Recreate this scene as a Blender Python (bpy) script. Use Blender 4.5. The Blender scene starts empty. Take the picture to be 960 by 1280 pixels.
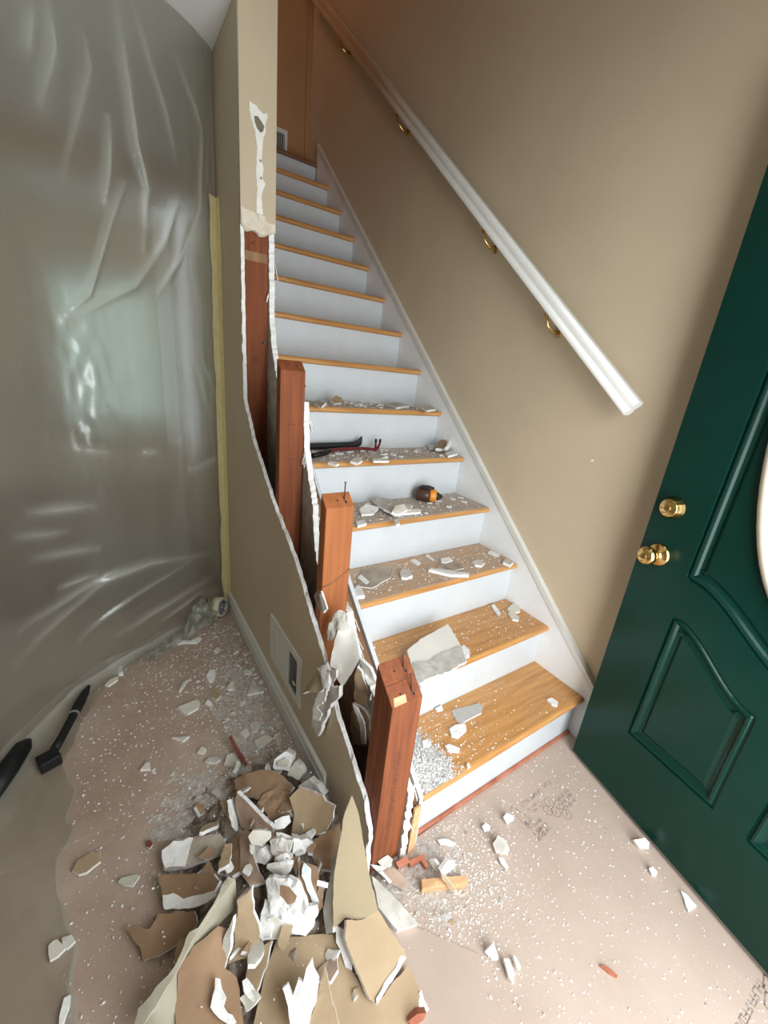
import bpy, bmesh, math, random
import numpy as np
from mathutils import Vector, Matrix, noise

random.seed(7)
rng = np.random.default_rng(11)
S = bpy.context.scene
COL = S.collection

# ------------------------------------------------------------------ camera
cam_d = bpy.data.cameras.new('camera')
cam = bpy.data.objects.new('camera', cam_d)
COL.objects.link(cam)
cam_d.sensor_fit = 'VERTICAL'
cam_d.sensor_height = 36.0
cam_d.lens = 14.276
cam_d.clip_start = 0.02
RT = Vector((0.83341618, -0.54385597, 0.0981741))
UP = Vector((0.10139109, 0.32509912, 0.94022891))
FW = Vector((0.54326542, 0.77364801, -0.32608502))
CAM = Vector((-1.4318988, -0.5839345, 1.30579369))
M4 = Matrix((RT, UP, -FW)).transposed().to_4x4()
M4.translation = CAM
cam.matrix_world = M4
S.camera = cam

# ------------------------------------------------------------------ light
S.view_settings.view_transform = 'Standard'
S.view_settings.look = 'None'
S.view_settings.gamma = 1.0
S.view_settings.use_curve_mapping = False
S.view_settings.exposure = 0.13
world = bpy.data.worlds.new('world')
S.world = world
world.use_nodes = True
bg = world.node_tree.nodes['Background']
bg.inputs[0].default_value = (0.86, 0.93, 1.0, 1)
bg.inputs[1].default_value = 1.0


def area_light(name, loc, target, sx, sy, power, color):
    d = bpy.data.lights.new(name, 'AREA')
    d.shape = 'RECTANGLE'
    d.size, d.size_y = sx, sy
    d.energy = power
    d.color = color
    o = bpy.data.objects.new(name, d)
    COL.objects.link(o)
    o.location = loc
    o.rotation_euler = (Vector(target) - Vector(loc)).to_track_quat('-Z', 'Y').to_euler()
    return o


# daylight entering by the open front doorway
area_light('daylight_doorway', (-0.76, -1.04, 0.98), (-0.72, 0.5, 0.66), 0.92, 1.76, 39, (0.93, 0.97, 1.0))
# warm bulb in the upstairs hall, beyond the head of the stairs
pl = bpy.data.lights.new('upstairs_bulb', 'POINT')
pl.energy = 5.2
pl.color = (1.0, 0.30, 0.035)
pl.shadow_soft_size = 0.12
plo = bpy.data.objects.new('upstairs_bulb', pl)
COL.objects.link(plo)
plo.location = (-0.95, 2.45, 4.3)


# ------------------------------------------------------------------ materials
MATS = {}


def nd(nt, typ, **kw):
    n = nt.nodes.new(typ)
    for k, v in kw.items():
        setattr(n, k, v)
    return n


def material(name, c1, c2=None, scale=6.0, stretch=(1, 1, 1), rough=0.6, bump=0.0, bscale=None,
             metal=0.0, detail=6.0, contrast=(0.35, 0.65), spec=0.5, bdist=0.01, coords='Object'):
    m = bpy.data.materials.new(name)
    m.use_nodes = True
    nt = m.node_tree
    b = nt.nodes['Principled BSDF']
    b.inputs['Roughness'].default_value = rough
    b.inputs['Metallic'].default_value = metal
    b.inputs['Specular IOR Level'].default_value = spec
    b.inputs['Base Color'].default_value = (*c1, 1)
    if c2 or bump:
        tc = nd(nt, 'ShaderNodeTexCoord')
        mp = nd(nt, 'ShaderNodeMapping')
        mp.inputs['Scale'].default_value = stretch
        nt.links.new(tc.outputs[coords], mp.inputs[0])
    if c2:
        n1 = nd(nt, 'ShaderNodeTexNoise')
        n1.inputs['Scale'].default_value = scale
        n1.inputs['Detail'].default_value = detail
        n1.inputs['Roughness'].default_value = 0.62
        nt.links.new(mp.outputs[0], n1.inputs['Vector'])
        r = nd(nt, 'ShaderNodeValToRGB')
        r.color_ramp.elements[0].position = contrast[0]
        r.color_ramp.elements[1].position = contrast[1]
        r.color_ramp.elements[0].color = (*c1, 1)
        r.color_ramp.elements[1].color = (*c2, 1)
        nt.links.new(n1.outputs['Fac'], r.inputs[0])
        nt.links.new(r.outputs[0], b.inputs['Base Color'])
    if bump:
        n2 = nd(nt, 'ShaderNodeTexNoise')
        n2.inputs['Scale'].default_value = bscale or scale * 3
        n2.inputs['Detail'].default_value = 8
        nt.links.new(mp.outputs[0], n2.inputs['Vector'])
        bp = nd(nt, 'ShaderNodeBump')
        bp.inputs['Strength'].default_value = bump
        bp.inputs['Distance'].default_value = bdist
        nt.links.new(n2.outputs['Fac'], bp.inputs['Height'])
        nt.links.new(bp.outputs[0], b.inputs['Normal'])
    MATS[name] = m
    return m


def add_dust(m, col, scale, attr):
    """settled plaster dust on upward faces of a material, amount from an object property"""
    nt = m.node_tree
    b = nt.nodes['Principled BSDF']
    src = b.inputs['Base Color'].links[0].from_socket
    tc = nd(nt, 'ShaderNodeTexCoord')
    n = nd(nt, 'ShaderNodeTexNoise')
    n.inputs['Scale'].default_value = scale
    n.inputs['Detail'].default_value = 10
    n.inputs['Roughness'].default_value = 0.75
    nt.links.new(tc.outputs['Object'], n.inputs['Vector'])
    at = nd(nt, 'ShaderNodeAttribute', attribute_type='OBJECT', attribute_name=attr)
    a1 = nd(nt, 'ShaderNodeMath', operation='ADD')
    nt.links.new(n.outputs['Fac'], a1.inputs[0])
    nt.links.new(at.outputs['Fac'], a1.inputs[1])
    mr = nd(nt, 'ShaderNodeMapRange')
    mr.inputs['From Min'].default_value = 0.75
    mr.inputs['From Max'].default_value = 1.15
    nt.links.new(a1.outputs[0], mr.inputs['Value'])
    ge = nd(nt, 'ShaderNodeNewGeometry')
    sp = nd(nt, 'ShaderNodeSeparateXYZ')
    nt.links.new(ge.outputs['True Normal'], sp.inputs[0])
    gt = nd(nt, 'ShaderNodeMath', operation='GREATER_THAN')
    gt.inputs[1].default_value = 0.9
    nt.links.new(sp.outputs['Z'], gt.inputs[0])
    mu = nd(nt, 'ShaderNodeMath', operation='MULTIPLY')
    nt.links.new(mr.outputs[0], mu.inputs[0])
    nt.links.new(gt.outputs[0], mu.inputs[1])
    mx = nd(nt, 'ShaderNodeMix', data_type='RGBA')
    nt.links.new(mu.outputs[0], mx.inputs['Factor'])
    nt.links.new(src, mx.inputs['A'])
    mx.inputs['B'].default_value = (*col, 1)
    nt.links.new(mx.outputs['Result'], b.inputs['Base Color'])
    ro = nd(nt, 'ShaderNodeMapRange')
    ro.inputs['To Min'].default_value = b.inputs['Roughness'].default_value
    ro.inputs['To Max'].default_value = 0.95
    nt.links.new(mu.outputs[0], ro.inputs['Value'])
    nt.links.new(ro.outputs[0], b.inputs['Roughness'])


material('wall_paint', (0.53, 0.44, 0.31), (0.57, 0.475, 0.335), 2.0, rough=0.62, bump=0.08, bscale=180, bdist=0.002)
material('bulb_tinted_paint', (0.34, 0.18, 0.075), (0.38, 0.205, 0.09), 2.0, rough=0.7)  # orange light of the upstairs bulb mixed into the wall colour
material('white_paint', (0.55, 0.585, 0.60), (0.585, 0.62, 0.635), 9, rough=0.38, bump=0.05, bscale=60, bdist=0.002)
material('trim_paint', (0.62, 0.62, 0.58), (0.66, 0.66, 0.62), 7, rough=0.35)
material('skirt_paint', (0.76, 0.78, 0.78), (0.80, 0.82, 0.815), 9, rough=0.38)
material('ceiling_paint', (0.76, 0.75, 0.72), (0.80, 0.79, 0.76), 3, rough=0.85)
oak = material('oak', (0.42, 0.19, 0.055), (0.66, 0.355, 0.125), 2.2, stretch=(1.6, 26, 26), rough=0.34, bump=0.06,
               bscale=3, contrast=(0.3, 0.72), bdist=0.003)
add_dust(oak, (0.47, 0.40, 0.335), 9, 'dust')
material('lumber', (0.11, 0.026, 0.0065), (0.285, 0.079, 0.021), 3.2, stretch=(16, 16, 0.9), rough=0.78, bump=0.25,
         bscale=7, contrast=(0.25, 0.75), bdist=0.004)
material('lumber_orange', (0.25, 0.074, 0.019), (0.42, 0.142, 0.040), 3.2, stretch=(16, 16, 0.9), rough=0.78, bump=0.2,
         bscale=7, contrast=(0.25, 0.75), bdist=0.004)
material('stringer_wood', (0.20, 0.105, 0.05), (0.34, 0.19, 0.10), 2.2, stretch=(14, 1.2, 1.2), rough=0.8, bump=0.1)
material('pine', (0.55, 0.31, 0.14), (0.72, 0.46, 0.25), 3, stretch=(2, 18, 18), rough=0.7)
material('redwood', (0.33, 0.10, 0.05), (0.52, 0.20, 0.12), 12, rough=0.75)
material('dkred', (0.13, 0.03, 0.02), (0.22, 0.06, 0.04), 12, rough=0.7)
material('gyp', (0.74, 0.73, 0.70), (0.88, 0.88, 0.86), 40, rough=0.95, bump=0.6, bscale=90, bdist=0.004, spec=0.2)
material('grey', (0.36, 0.34, 0.30), (0.55, 0.53, 0.48), 22, rough=0.95, bump=0.6, bscale=60, bdist=0.004, spec=0.2)
material('grey2', (0.48, 0.455, 0.40), (0.66, 0.64, 0.58), 18, rough=0.95, bump=0.35, bscale=60, bdist=0.003, spec=0.2)
material('grey3', (0.42, 0.41, 0.385), (0.48, 0.465, 0.44), 18, rough=0.9)
material('paint', (0.63, 0.60, 0.51), (0.70, 0.67, 0.58), 14, rough=0.7)
material('paint2', (0.68, 0.665, 0.60), (0.73, 0.715, 0.65), 10, rough=0.7)
material('olive', (0.30, 0.275, 0.20), (0.36, 0.335, 0.25), 8, rough=0.7)
material('olive2', (0.46, 0.46, 0.36), (0.53, 0.53, 0.43), 8, rough=0.8)
material('blue', (0.58, 0.68, 0.72), (0.78, 0.82, 0.83), 16, rough=0.85, bump=0.4, bscale=70)
material('ltan', (0.345, 0.275, 0.17), (0.38, 0.305, 0.19), 7, rough=0.85, bump=0.05, bscale=150)
material('tan2', (0.36, 0.26, 0.155), (0.43, 0.32, 0.20), 6, rough=0.9, bump=0.06, bscale=120)
material('brown', (0.25, 0.155, 0.088), (0.34, 0.22, 0.13), 7, rough=0.92, bump=0.08, bscale=100)
material('pink', (0.36, 0.25, 0.185), (0.46, 0.34, 0.26), 8, rough=0.92, bump=0.08, bscale=100)
material('dusty', (0.30, 0.235, 0.18), (0.47, 0.41, 0.35), 20, rough=0.95, bump=0.2, bscale=120)
material('plaster_white', (0.78, 0.77, 0.70), (0.85, 0.84, 0.78), 30, rough=0.9, bump=0.3, bscale=80)
material('plaster_cream', (0.62, 0.55, 0.42), (0.74, 0.68, 0.56), 30, rough=0.9, bump=0.4, bscale=80)
material('hole_dark', (0.16, 0.14, 0.10), (0.24, 0.21, 0.16), 50, rough=1.0)
material('black_dark', (0.012, 0.012, 0.012), rough=0.8)
material('door_green', (0.001, 0.027, 0.0185), (0.0015, 0.033, 0.0225), 3, rough=0.25, spec=0.26, bump=0.03, bscale=50, bdist=0.002)
material('weatherstrip', (0.18, 0.17, 0.15), rough=0.6)
material('brass', (0.72, 0.50, 0.20), rough=0.16, metal=1.0)
material('brass_old', (0.45, 0.29, 0.10), rough=0.3, metal=1.0)
material('dark_metal', (0.10, 0.09, 0.08), rough=0.4, metal=0.9)
material('nail_steel', (0.22, 0.19, 0.17), rough=0.45, metal=0.9)
material('black_steel', (0.006, 0.006, 0.007), (0.014, 0.014, 0.014), 30, rough=0.5, spec=0.25)
material('red_paint', (0.20, 0.012, 0.018), (0.12, 0.015, 0.02), 30, rough=0.45)
material('tool_brown', (0.06, 0.028, 0.018), rough=0.4)
material('tool_black', (0.012, 0.012, 0.013), rough=0.45)
material('tool_orange', (0.70, 0.26, 0.02), rough=0.4)
material('tape_yellow', (0.62, 0.54, 0.28), (0.70, 0.63, 0.37), 30, rough=0.5)
material('tape_roll', (0.60, 0.56, 0.38), (0.66, 0.62, 0.44), 20, rough=0.4)
material('core_print', (0.07, 0.06, 0.13), (0.55, 0.53, 0.55), 90, rough=0.7, contrast=(0.45, 0.55))
material('board_paper', (0.435, 0.34, 0.275), (0.50, 0.40, 0.33), 3.0, rough=0.85, bump=0.06, bscale=40, bdist=0.003)
material('board_paper_brown', (0.33, 0.235, 0.175), (0.46, 0.36, 0.29), 2.5, rough=0.85, bump=0.06, bscale=40, bdist=0.003)
material('print_ink', (0.13, 0.10, 0.085), (0.32, 0.25, 0.21), 60, rough=0.9)
material('stamp_ink', (0.09, 0.03, 0.018), (0.24, 0.085, 0.045), 120, rough=0.9)
material('hardwood', (0.12, 0.055, 0.028), (0.20, 0.10, 0.05), 3, stretch=(12, 1, 1), rough=0.3)
material('vent_white', (0.62, 0.62, 0.58), (0.66, 0.66, 0.62), 8, rough=0.45)
material('oval_frame', (0.66, 0.60, 0.50), rough=0.4)
material('landing_wood', (0.16, 0.07, 0.03), (0.22, 0.10, 0.045), 3, rough=0.4)
material('rubble', (0.13, 0.09, 0.06), (0.42, 0.36, 0.30), 24, rough=1.0, bump=0.8, bscale=45, bdist=0.01)  # dark brown stands in for shadow in the gaps, pale bits are plaster
material('dust_film', (0.36, 0.31, 0.265), (0.54, 0.495, 0.45), 60, rough=1.0, bump=0.6, bscale=160, bdist=0.004)
material('dust_drift', (0.36, 0.34, 0.32), (0.74, 0.73, 0.71), 70, rough=1.0, bump=0.9, bscale=110, bdist=0.008)


def glow_material(name, col, strength):
    m = bpy.data.materials.new(name)
    m.use_nodes = True
    nt = m.node_tree
    nt.nodes.clear()
    e = nd(nt, 'ShaderNodeEmission')
    e.inputs[0].default_value = (*col, 1)
    e.inputs[1].default_value = strength
    o = nd(nt, 'ShaderNodeOutputMaterial')
    nt.links.new(e.outputs[0], o.inputs[0])
    MATS[name] = m


glow_material('added_window_glow', (0.80, 1.0, 0.88), 0.42)  # greenish glow added to brighten a patch of the plastic sheet


def frosted_glass():
    m = bpy.data.materials.new('frosted_glass')
    m.use_nodes = True
    b = m.node_tree.nodes['Principled BSDF']
    b.inputs['Base Color'].default_value = (0.93, 0.95, 0.95, 1)
    b.inputs['Roughness'].default_value = 0.25
    b.inputs['Transmission Weight'].default_value = 0.25
    MATS['frosted_glass'] = m


frosted_glass()


def plastic():
    m = bpy.data.materials.new('plastic_film')
    m.use_nodes = True
    nt = m.node_tree
    nt.nodes.clear()
    out = nd(nt, 'ShaderNodeOutputMaterial')
    dif = nd(nt, 'ShaderNodeBsdfDiffuse')
    dif.inputs[0].default_value = (0.55, 0.57, 0.50, 1)
    trl = nd(nt, 'ShaderNodeBsdfTranslucent')
    trl.inputs[0].default_value = (0.72, 0.73, 0.66, 1)
    ref = nd(nt, 'ShaderNodeBsdfRefraction')
    ref.inputs['Color'].default_value = (0.90, 0.92, 0.88, 1)
    ref.inputs['Roughness'].default_value = 0.6
    ref.inputs['IOR'].default_value = 1.12
    tra = nd(nt, 'ShaderNodeBsdfTransparent')
    tra.inputs[0].default_value = (0.93, 0.94, 0.91, 1)
    gl = nd(nt, 'ShaderNodeBsdfGlossy')
    gl.inputs['Color'].default_value = (0.9, 0.95, 0.92, 1)
    gl.inputs['Roughness'].default_value = 0.24
    m1 = nd(nt, 'ShaderNodeMixShader')
    m1.inputs[0].default_value = 0.30
    nt.links.new(dif.outputs[0], m1.inputs[1])
    nt.links.new(trl.outputs[0], m1.inputs[2])
    m2 = nd(nt, 'ShaderNodeMixShader')
    at = nd(nt, 'ShaderNodeAttribute', attribute_type='GEOMETRY', attribute_name='film')
    sx = nd(nt, 'ShaderNodeSeparateColor')
    nt.links.new(at.outputs['Color'], sx.inputs[0])
    tr_ = nd(nt, 'ShaderNodeMath', operation='MULTIPLY_ADD')      # film lying on a surface reads clear
    tr_.inputs[1].default_value = 0.95
    tr_.inputs[2].default_value = 0.07
    nt.links.new(sx.outputs['Green'], tr_.inputs[0])
    nt.links.new(tr_.outputs[0], m2.inputs[0])
    fo_ = nd(nt, 'ShaderNodeMath', operation='MULTIPLY_ADD')      # doubled film is milkier; crease highlights are whitened in here too
    fo_.inputs[1].default_value = -0.55
    fo_.inputs[2].default_value = 0.78
    fo_.use_clamp = True
    nt.links.new(sx.outputs['Red'], fo_.inputs[0])
    nt.links.new(ref.outputs[0], m2.inputs[1])
    nt.links.new(tra.outputs[0], m2.inputs[2])
    m3 = nd(nt, 'ShaderNodeMixShader')
    cl_ = nd(nt, 'ShaderNodeMath', operation='MULTIPLY_ADD')
    cl_.inputs[1].default_value = 0.19
    cl_.use_clamp = True
    nt.links.new(sx.outputs['Green'], cl_.inputs[0])
    nt.links.new(fo_.outputs[0], cl_.inputs[2])
    nt.links.new(cl_.outputs[0], m3.inputs[0])
    nt.links.new(m1.outputs[0], m3.inputs[1])
    nt.links.new(m2.outputs[0], m3.inputs[2])
    fr = nd(nt, 'ShaderNodeLayerWeight')
    fr.inputs['Blend'].default_value = 0.25
    mu = nd(nt, 'ShaderNodeMath', operation='MULTIPLY_ADD')
    mu.inputs[1].default_value = 0.35
    mu.inputs[2].default_value = 0.05
    nt.links.new(fr.outputs['Facing'], mu.inputs[0])
    m4 = nd(nt, 'ShaderNodeMixShader')
    nt.links.new(mu.outputs[0], m4.inputs[0])
    nt.links.new(m3.outputs[0], m4.inputs[1])
    nt.links.new(gl.outputs[0], m4.inputs[2])
    nt.links.new(m4.outputs[0], out.inputs[0])
    # fine crinkle
    tc = nd(nt, 'ShaderNodeTexCoord')
    n = nd(nt, 'ShaderNodeTexNoise')
    n.inputs['Scale'].default_value = 9
    n.inputs['Detail'].default_value = 5
    n.inputs['Distortion'].default_value = 0.6
    nt.links.new(tc.outputs['Object'], n.inputs['Vector'])
    bp = nd(nt, 'ShaderNodeBump')
    bp.inputs['Strength'].default_value = 0.22
    bp.inputs['Distance'].default_value = 0.02
    nt.links.new(n.outputs['Fac'], bp.inputs['Height'])
    for s in (dif, gl, ref):
        nt.links.new(bp.outputs[0], s.inputs['Normal'])
    MATS['plastic_film'] = m


plastic()


# ------------------------------------------------------------------ helpers
def tag(o, label=None, cat=None, group=None, kind=None):
    if label:
        o['label'] = label
    if cat:
        o['category'] = cat
    if group:
        o['group'] = group
    if kind:
        o['kind'] = kind
    return o


def link(name, me, mats, parent=None):
    for m in (mats if isinstance(mats, (list, tuple)) else [mats]):
        me.materials.append(MATS[m])
    o = bpy.data.objects.new(name, me)
    COL.objects.link(o)
    if parent:
        o.parent = parent
        o.matrix_parent_inverse = parent.matrix_basis.inverted()
    return o


def from_bm(name, bm, mats, parent=None, smooth=False):
    bmesh.ops.recalc_face_normals(bm, faces=bm.faces)
    if smooth:
        for f in bm.faces:
            f.smooth = True
    me = bpy.data.meshes.new(name)
    bm.to_mesh(me)
    bm.free()
    return link(name, me, mats, parent)


def empty(name, loc=(0, 0, 0)):
    o = bpy.data.objects.new(name, None)
    COL.objects.link(o)
    o.location = loc
    o.empty_display_size = 0.05
    return o


def box_bm(bm, lo, hi):
    vs = [bm.verts.new((x, y, z)) for x in (lo[0], hi[0]) for y in (lo[1], hi[1]) for z in (lo[2], hi[2])]
    for f in ((0, 1, 3, 2), (4, 6, 7, 5), (0, 4, 5, 1), (2, 3, 7, 6), (0, 2, 6, 4), (1, 5, 7, 3)):
        bm.faces.new([vs[i] for i in f])
    return vs


def box(name, lo, hi, mat, parent=None, bevel=0.0, seg=2):
    bm = bmesh.new()
    box_bm(bm, lo, hi)
    bmesh.ops.recalc_face_normals(bm, faces=bm.faces)
    if bevel:
        bmesh.ops.bevel(bm, geom=bm.edges[:], offset=bevel, segments=seg, affect='EDGES', profile=0.5)
    return from_bm(name, bm, mat, parent)


def boxes(name, lst, mat, parent=None):
    bm = bmesh.new()
    for lo, hi in lst:
        box_bm(bm, lo, hi)
    return from_bm(name, bm, mat, parent)


def prism(name, poly, axis, a, b, mats, parent=None, bevel=0.0, edge_slot=None, back_slot=None):
    """poly in the two other axes, extruded along axis from a to b"""
    def pt(p, c):
        if axis == 'x':
            return (c, p[0], p[1])
        if axis == 'y':
            return (p[0], c, p[1])
        return (p[0], p[1], c)
    bm = bmesh.new()
    from mathutils.geometry import delaunay_2d_cdt
    co, _, tris, *_ = delaunay_2d_cdt([Vector((p[0], p[1])) for p in poly], [], [list(range(len(poly)))], 1, 1e-6)
    va = [bm.verts.new(pt(p, a)) for p in co]
    vb = [bm.verts.new(pt(p, b)) for p in co]
    cnt = {}
    for t in tris:
        bm.faces.new([va[i] for i in t])
        g = bm.faces.new([vb[i] for i in reversed(t)])
        if back_slot is not None:
            g.material_index = back_slot
        for i in range(len(t)):
            e = (t[i], t[(i + 1) % len(t)])
            cnt.setdefault(tuple(sorted(e)), []).append(e)
    for es in cnt.values():
        if len(es) == 1:
            i, j = es[0]
            f = bm.faces.new((va[i], va[j], vb[j], vb[i]))
            if edge_slot is not None:
                f.material_index = edge_slot
    return from_bm(name, bm, mats, parent)


def jag2(poly, step, amp, closed=True, rnd=random):
    out = []
    n = len(poly)
    for i in range(n if closed else n - 1):
        p, q = Vector(poly[i]), Vector(poly[(i + 1) % n])
        k = max(1, int((q - p).length / step))
        d = (q - p)
        nrm = Vector((-d.y, d.x)).normalized() if d.length > 0 else Vector((0, 0))
        for j in range(k):
            t = (j + (rnd.uniform(-.3, .3) if j else 0)) / k
            out.append(tuple(p + d * t + (nrm * rnd.uniform(-amp, amp) if j else Vector((0, 0)))))
    if not closed:
        out.append(tuple(poly[-1]))
    return out


def tube(name, pts, radii, mat, parent=None, seg=10, cap=True, flat=None):
    """swept round (or flattened) section along a polyline"""
    bm = bmesh.new()
    rings = []
    pts = [Vector(p) for p in pts]
    if not isinstance(radii, (list, tuple)):
        radii = [radii] * len(pts)
    prev = None
    for i, p in enumerate(pts):
        d = (pts[min(i + 1, len(pts) - 1)] - pts[max(i - 1, 0)]).normalized()
        ref = prev or (Vector((0, 0, 1)) if abs(d.z) < 0.9 else Vector((1, 0, 0)))
        u = (ref - d * ref.dot(d)).normalized()
        prev = u
        w = d.cross(u)
        ring = []
        for k in range(seg):
            a = 2 * math.pi * k / seg
            fu, fw = (1, 1) if flat is None else flat
            ring.append(bm.verts.new(p + (u * math.cos(a) * fu + w * math.sin(a) * fw) * radii[i]))
        rings.append(ring)
    for r0, r1 in zip(rings, rings[1:]):
        for k in range(seg):
            f = bm.faces.new((r0[k], r0[(k + 1) % seg], r1[(k + 1) % seg], r1[k]))
            f.smooth = True
    if cap:
        bm.faces.new(rings[0])
        bm.faces.new(rings[-1])
    return from_bm(name, bm, mat, parent)


def lathe(name, prof, origin, axis, mat, parent=None, seg=28):
    """prof: (distance along axis, radius)"""
    a = Vector(axis).normalized()
    u = a.orthogonal().normalized()
    w = a.cross(u)
    o = Vector(origin)
    bm = bmesh.new()
    rings = []
    for h, r in prof:
        rings.append([bm.verts.new(o + a * h + (u * math.cos(2 * math.pi * k / seg) + w * math.sin(2 * math.pi * k / seg)) * max(r, 1e-4)) for k in range(seg)])
    for r0, r1 in zip(rings, rings[1:]):
        for k in range(seg):
            f = bm.faces.new((r0[k], r0[(k + 1) % seg], r1[(k + 1) % seg], r1[k]))
            f.smooth = True
    bm.faces.new(rings[0])
    bm.faces.new(rings[-1])
    return from_bm(name, bm, mat, parent)


def slab(name, verts, th, mats, jag=0.002, bump=0.001, parent=None, step=0.012):
    """a broken sheet: outline in space, real thickness, ragged rim, uneven face"""
    P = [Vector(v) for v in verts]
    c = sum(P, Vector()) / len(P)
    nrm = Vector()
    for i in range(len(P)):
        nrm += (P[i] - c).cross(P[(i + 1) % len(P)] - c)
    nrm.normalize()
    if nrm.dot(CAM - c) < 0:
        nrm = -nrm
    if nrm.z < -0.2:
        nrm = -nrm
    pts = []
    for i in range(len(P)):
        p, q = P[i], P[(i + 1) % len(P)]
        d = q - p
        k = max(1, int(d.length / step))
        side = nrm.cross(d).normalized() if d.length > 1e-6 else Vector()
        for j in range(k):
            t = (j + (random.uniform(-.3, .3) if j else 0)) / k
            pts.append(p + d * t + (side * random.uniform(-jag, jag) if j else Vector()))
    from mathutils.geometry import delaunay_2d_cdt
    ax = (P[1] - P[0])
    ax = (ax - nrm * ax.dot(nrm)).normalized()
    ay = nrm.cross(ax)
    B2 = np.array([((p - c).dot(ax), (p - c).dot(ay)) for p in pts])
    H = np.array([(p - c).dot(nrm) for p in pts])
    n = len(pts)
    ext = B2.max(0) - B2.min(0)
    gs = max(0.007, math.sqrt(ext[0] * ext[1]) / 13)
    extra = []
    if bump > 0:
        gx, gy = np.meshgrid(np.arange(B2[:, 0].min() + gs * .5, B2[:, 0].max(), gs), np.arange(B2[:, 1].min() + gs * .5, B2[:, 1].max(), gs))
        Q = np.stack([gx.ravel(), gy.ravel()], -1)
        Q = Q + np.array([[random.uniform(-.3, .3) * gs, random.uniform(-.3, .3) * gs] for _ in range(len(Q))]).reshape(-1, 2)
        for q in Q:
            x0, y0, x1, y1 = B2[:, 0], B2[:, 1], np.roll(B2[:, 0], -1), np.roll(B2[:, 1], -1)
            cr = ((y0 > q[1]) != (y1 > q[1])) & (q[0] < (x1 - x0) * (q[1] - y0) / (y1 - y0 + 1e-12) + x0)
            d2 = ((B2 - q) ** 2).sum(1)
            if cr.sum() % 2 and d2.min() > (gs * .35) ** 2:
                extra.append(q)
    allp = [Vector((float(p[0]), float(p[1]))) for p in B2] + [Vector((float(q[0]), float(q[1]))) for q in extra]
    co, _, tris, *_ = delaunay_2d_cdt(allp, [], [list(range(n))], 1, 1e-6)
    bm = bmesh.new()
    vs = []
    for q in co:
        d2 = (B2[:, 0] - q.x) ** 2 + (B2[:, 1] - q.y) ** 2 + 1e-10
        w = d2 ** -1.6
        h = float((w * H).sum() / w.sum())
        vs.append(bm.verts.new(c + ax * q.x + ay * q.y + nrm * h))
    for t in tris:
        f = bm.faces.new([vs[i] for i in t])
        f.smooth = bump < 0.0045
    for v in [v for v in bm.verts if not v.link_faces]:
        bm.verts.remove(v)
    seed = Vector((random.uniform(0, 50), random.uniform(0, 50), random.uniform(0, 50)))
    if bump:
        for v in bm.verts:
            s = v.co * 38 + seed
            v.co += nrm * (noise.noise(s) + 0.5 * noise.noise(s * 2.3)) * bump
    top = bm.faces[:]
    bm.normal_update()
    for f in top:
        if f.normal.dot(nrm) < 0:
            f.normal_flip()
    bound = [e for e in bm.edges if e.is_boundary]
    low = {v: bm.verts.new(v.co - nrm * th) for v in bm.verts[:]}
    for f in top:
        g = bm.faces.new([low[v] for v in reversed(f.verts)])
        g.material_index = 2
    for e in bound:
        e.smooth = False
        a, b = e.verts
        g = bm.faces.new((a, b, low[b], low[a]))
        g.material_index = 1
    return from_bm(name, bm, mats, parent)


def text_mesh(name, body, size, mat, parent, mw, extrude=0.0002):
    cu = bpy.data.curves.new(name, 'FONT')
    cu.body = body
    cu.size = size
    cu.extrude = extrude
    t = bpy.data.objects.new(name, cu)
    COL.objects.link(t)
    bpy.context.view_layer.update()
    me = bpy.data.meshes.new_from_object(t.evaluated_get(bpy.context.evaluated_depsgraph_get()))
    bpy.data.objects.remove(t)
    me.transform(mw)
    me.materials.clear()
    return link(name, me, mat, parent)


def structure(o, label=None):
    o['kind'] = 'structure'
    if label:
        o['label'] = label
    return o


# ------------------------------------------------------------------ dimensions
RISE, RUN, NOSE = 0.19, 0.21171, 0.0247
SL = RISE / RUN
XL = -0.80                      # left ends of the treads
WX = -0.972                     # outer face of the partition wall
def nose_z(y):
    return RISE + SL * (y + NOSE)
YL = 13 * RUN                   # landing riser
ZL = 14 * RISE
YB = 2.93
YF = -0.97
CEIL = 2.36

# ------------------------------------------------------------------ shell
fl = structure(box('floor', (-5.0, -1.3, -0.12), (0.03, 6.0, -0.004), 'hardwood'))
structure(box('wall_right', (0.018, YF - 0.1, -0.1), (0.14, YB + 0.1, 5.0), 'wall_paint'))
structure(box('wall_back', (-2.6, YB, 2.2), (0.018, YB + 0.12, 5.0), 'bulb_tinted_paint'))
wf = structure(boxes('wall_front', [((-2.5, YF - 0.12, -0.1), (-1.235, YF, 2.5)), ((-0.285, YF - 0.12, -0.1), (0.018, YF, 2.5)),
                                    ((-1.235, YF - 0.12, 2.06), (-0.285, YF, 2.5))], 'wall_paint'))
structure(box('wall_left', (-2.47, YF, -0.1), (-2.35, 0.12, CEIL), 'wall_paint'))
structure(boxes('ceiling', [((-5.0, -1.1, CEIL), (WX - 0.0, 6.0, CEIL + 0.12)), ((WX, -1.1, CEIL), (0.018, 0.0, CEIL + 0.12))], 'ceiling_paint'))
structure(box('ceiling_upper', (-2.6, -0.1, 5.0), (0.14, YB + 0.12, 5.1), 'ceiling_paint'))
structure(boxes('wall_bulkhead', [((WX, 0.0, CEIL + 0.12), (0.018, 0.10, 5.0)), ((WX, 0.10, CEIL + 0.12), (WX + 0.11, 1.12, 5.0)),
                                  ((-2.6, 1.2, CEIL + 0.12), (-2.5, YB, 5.0))], 'wall_paint'))
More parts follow.
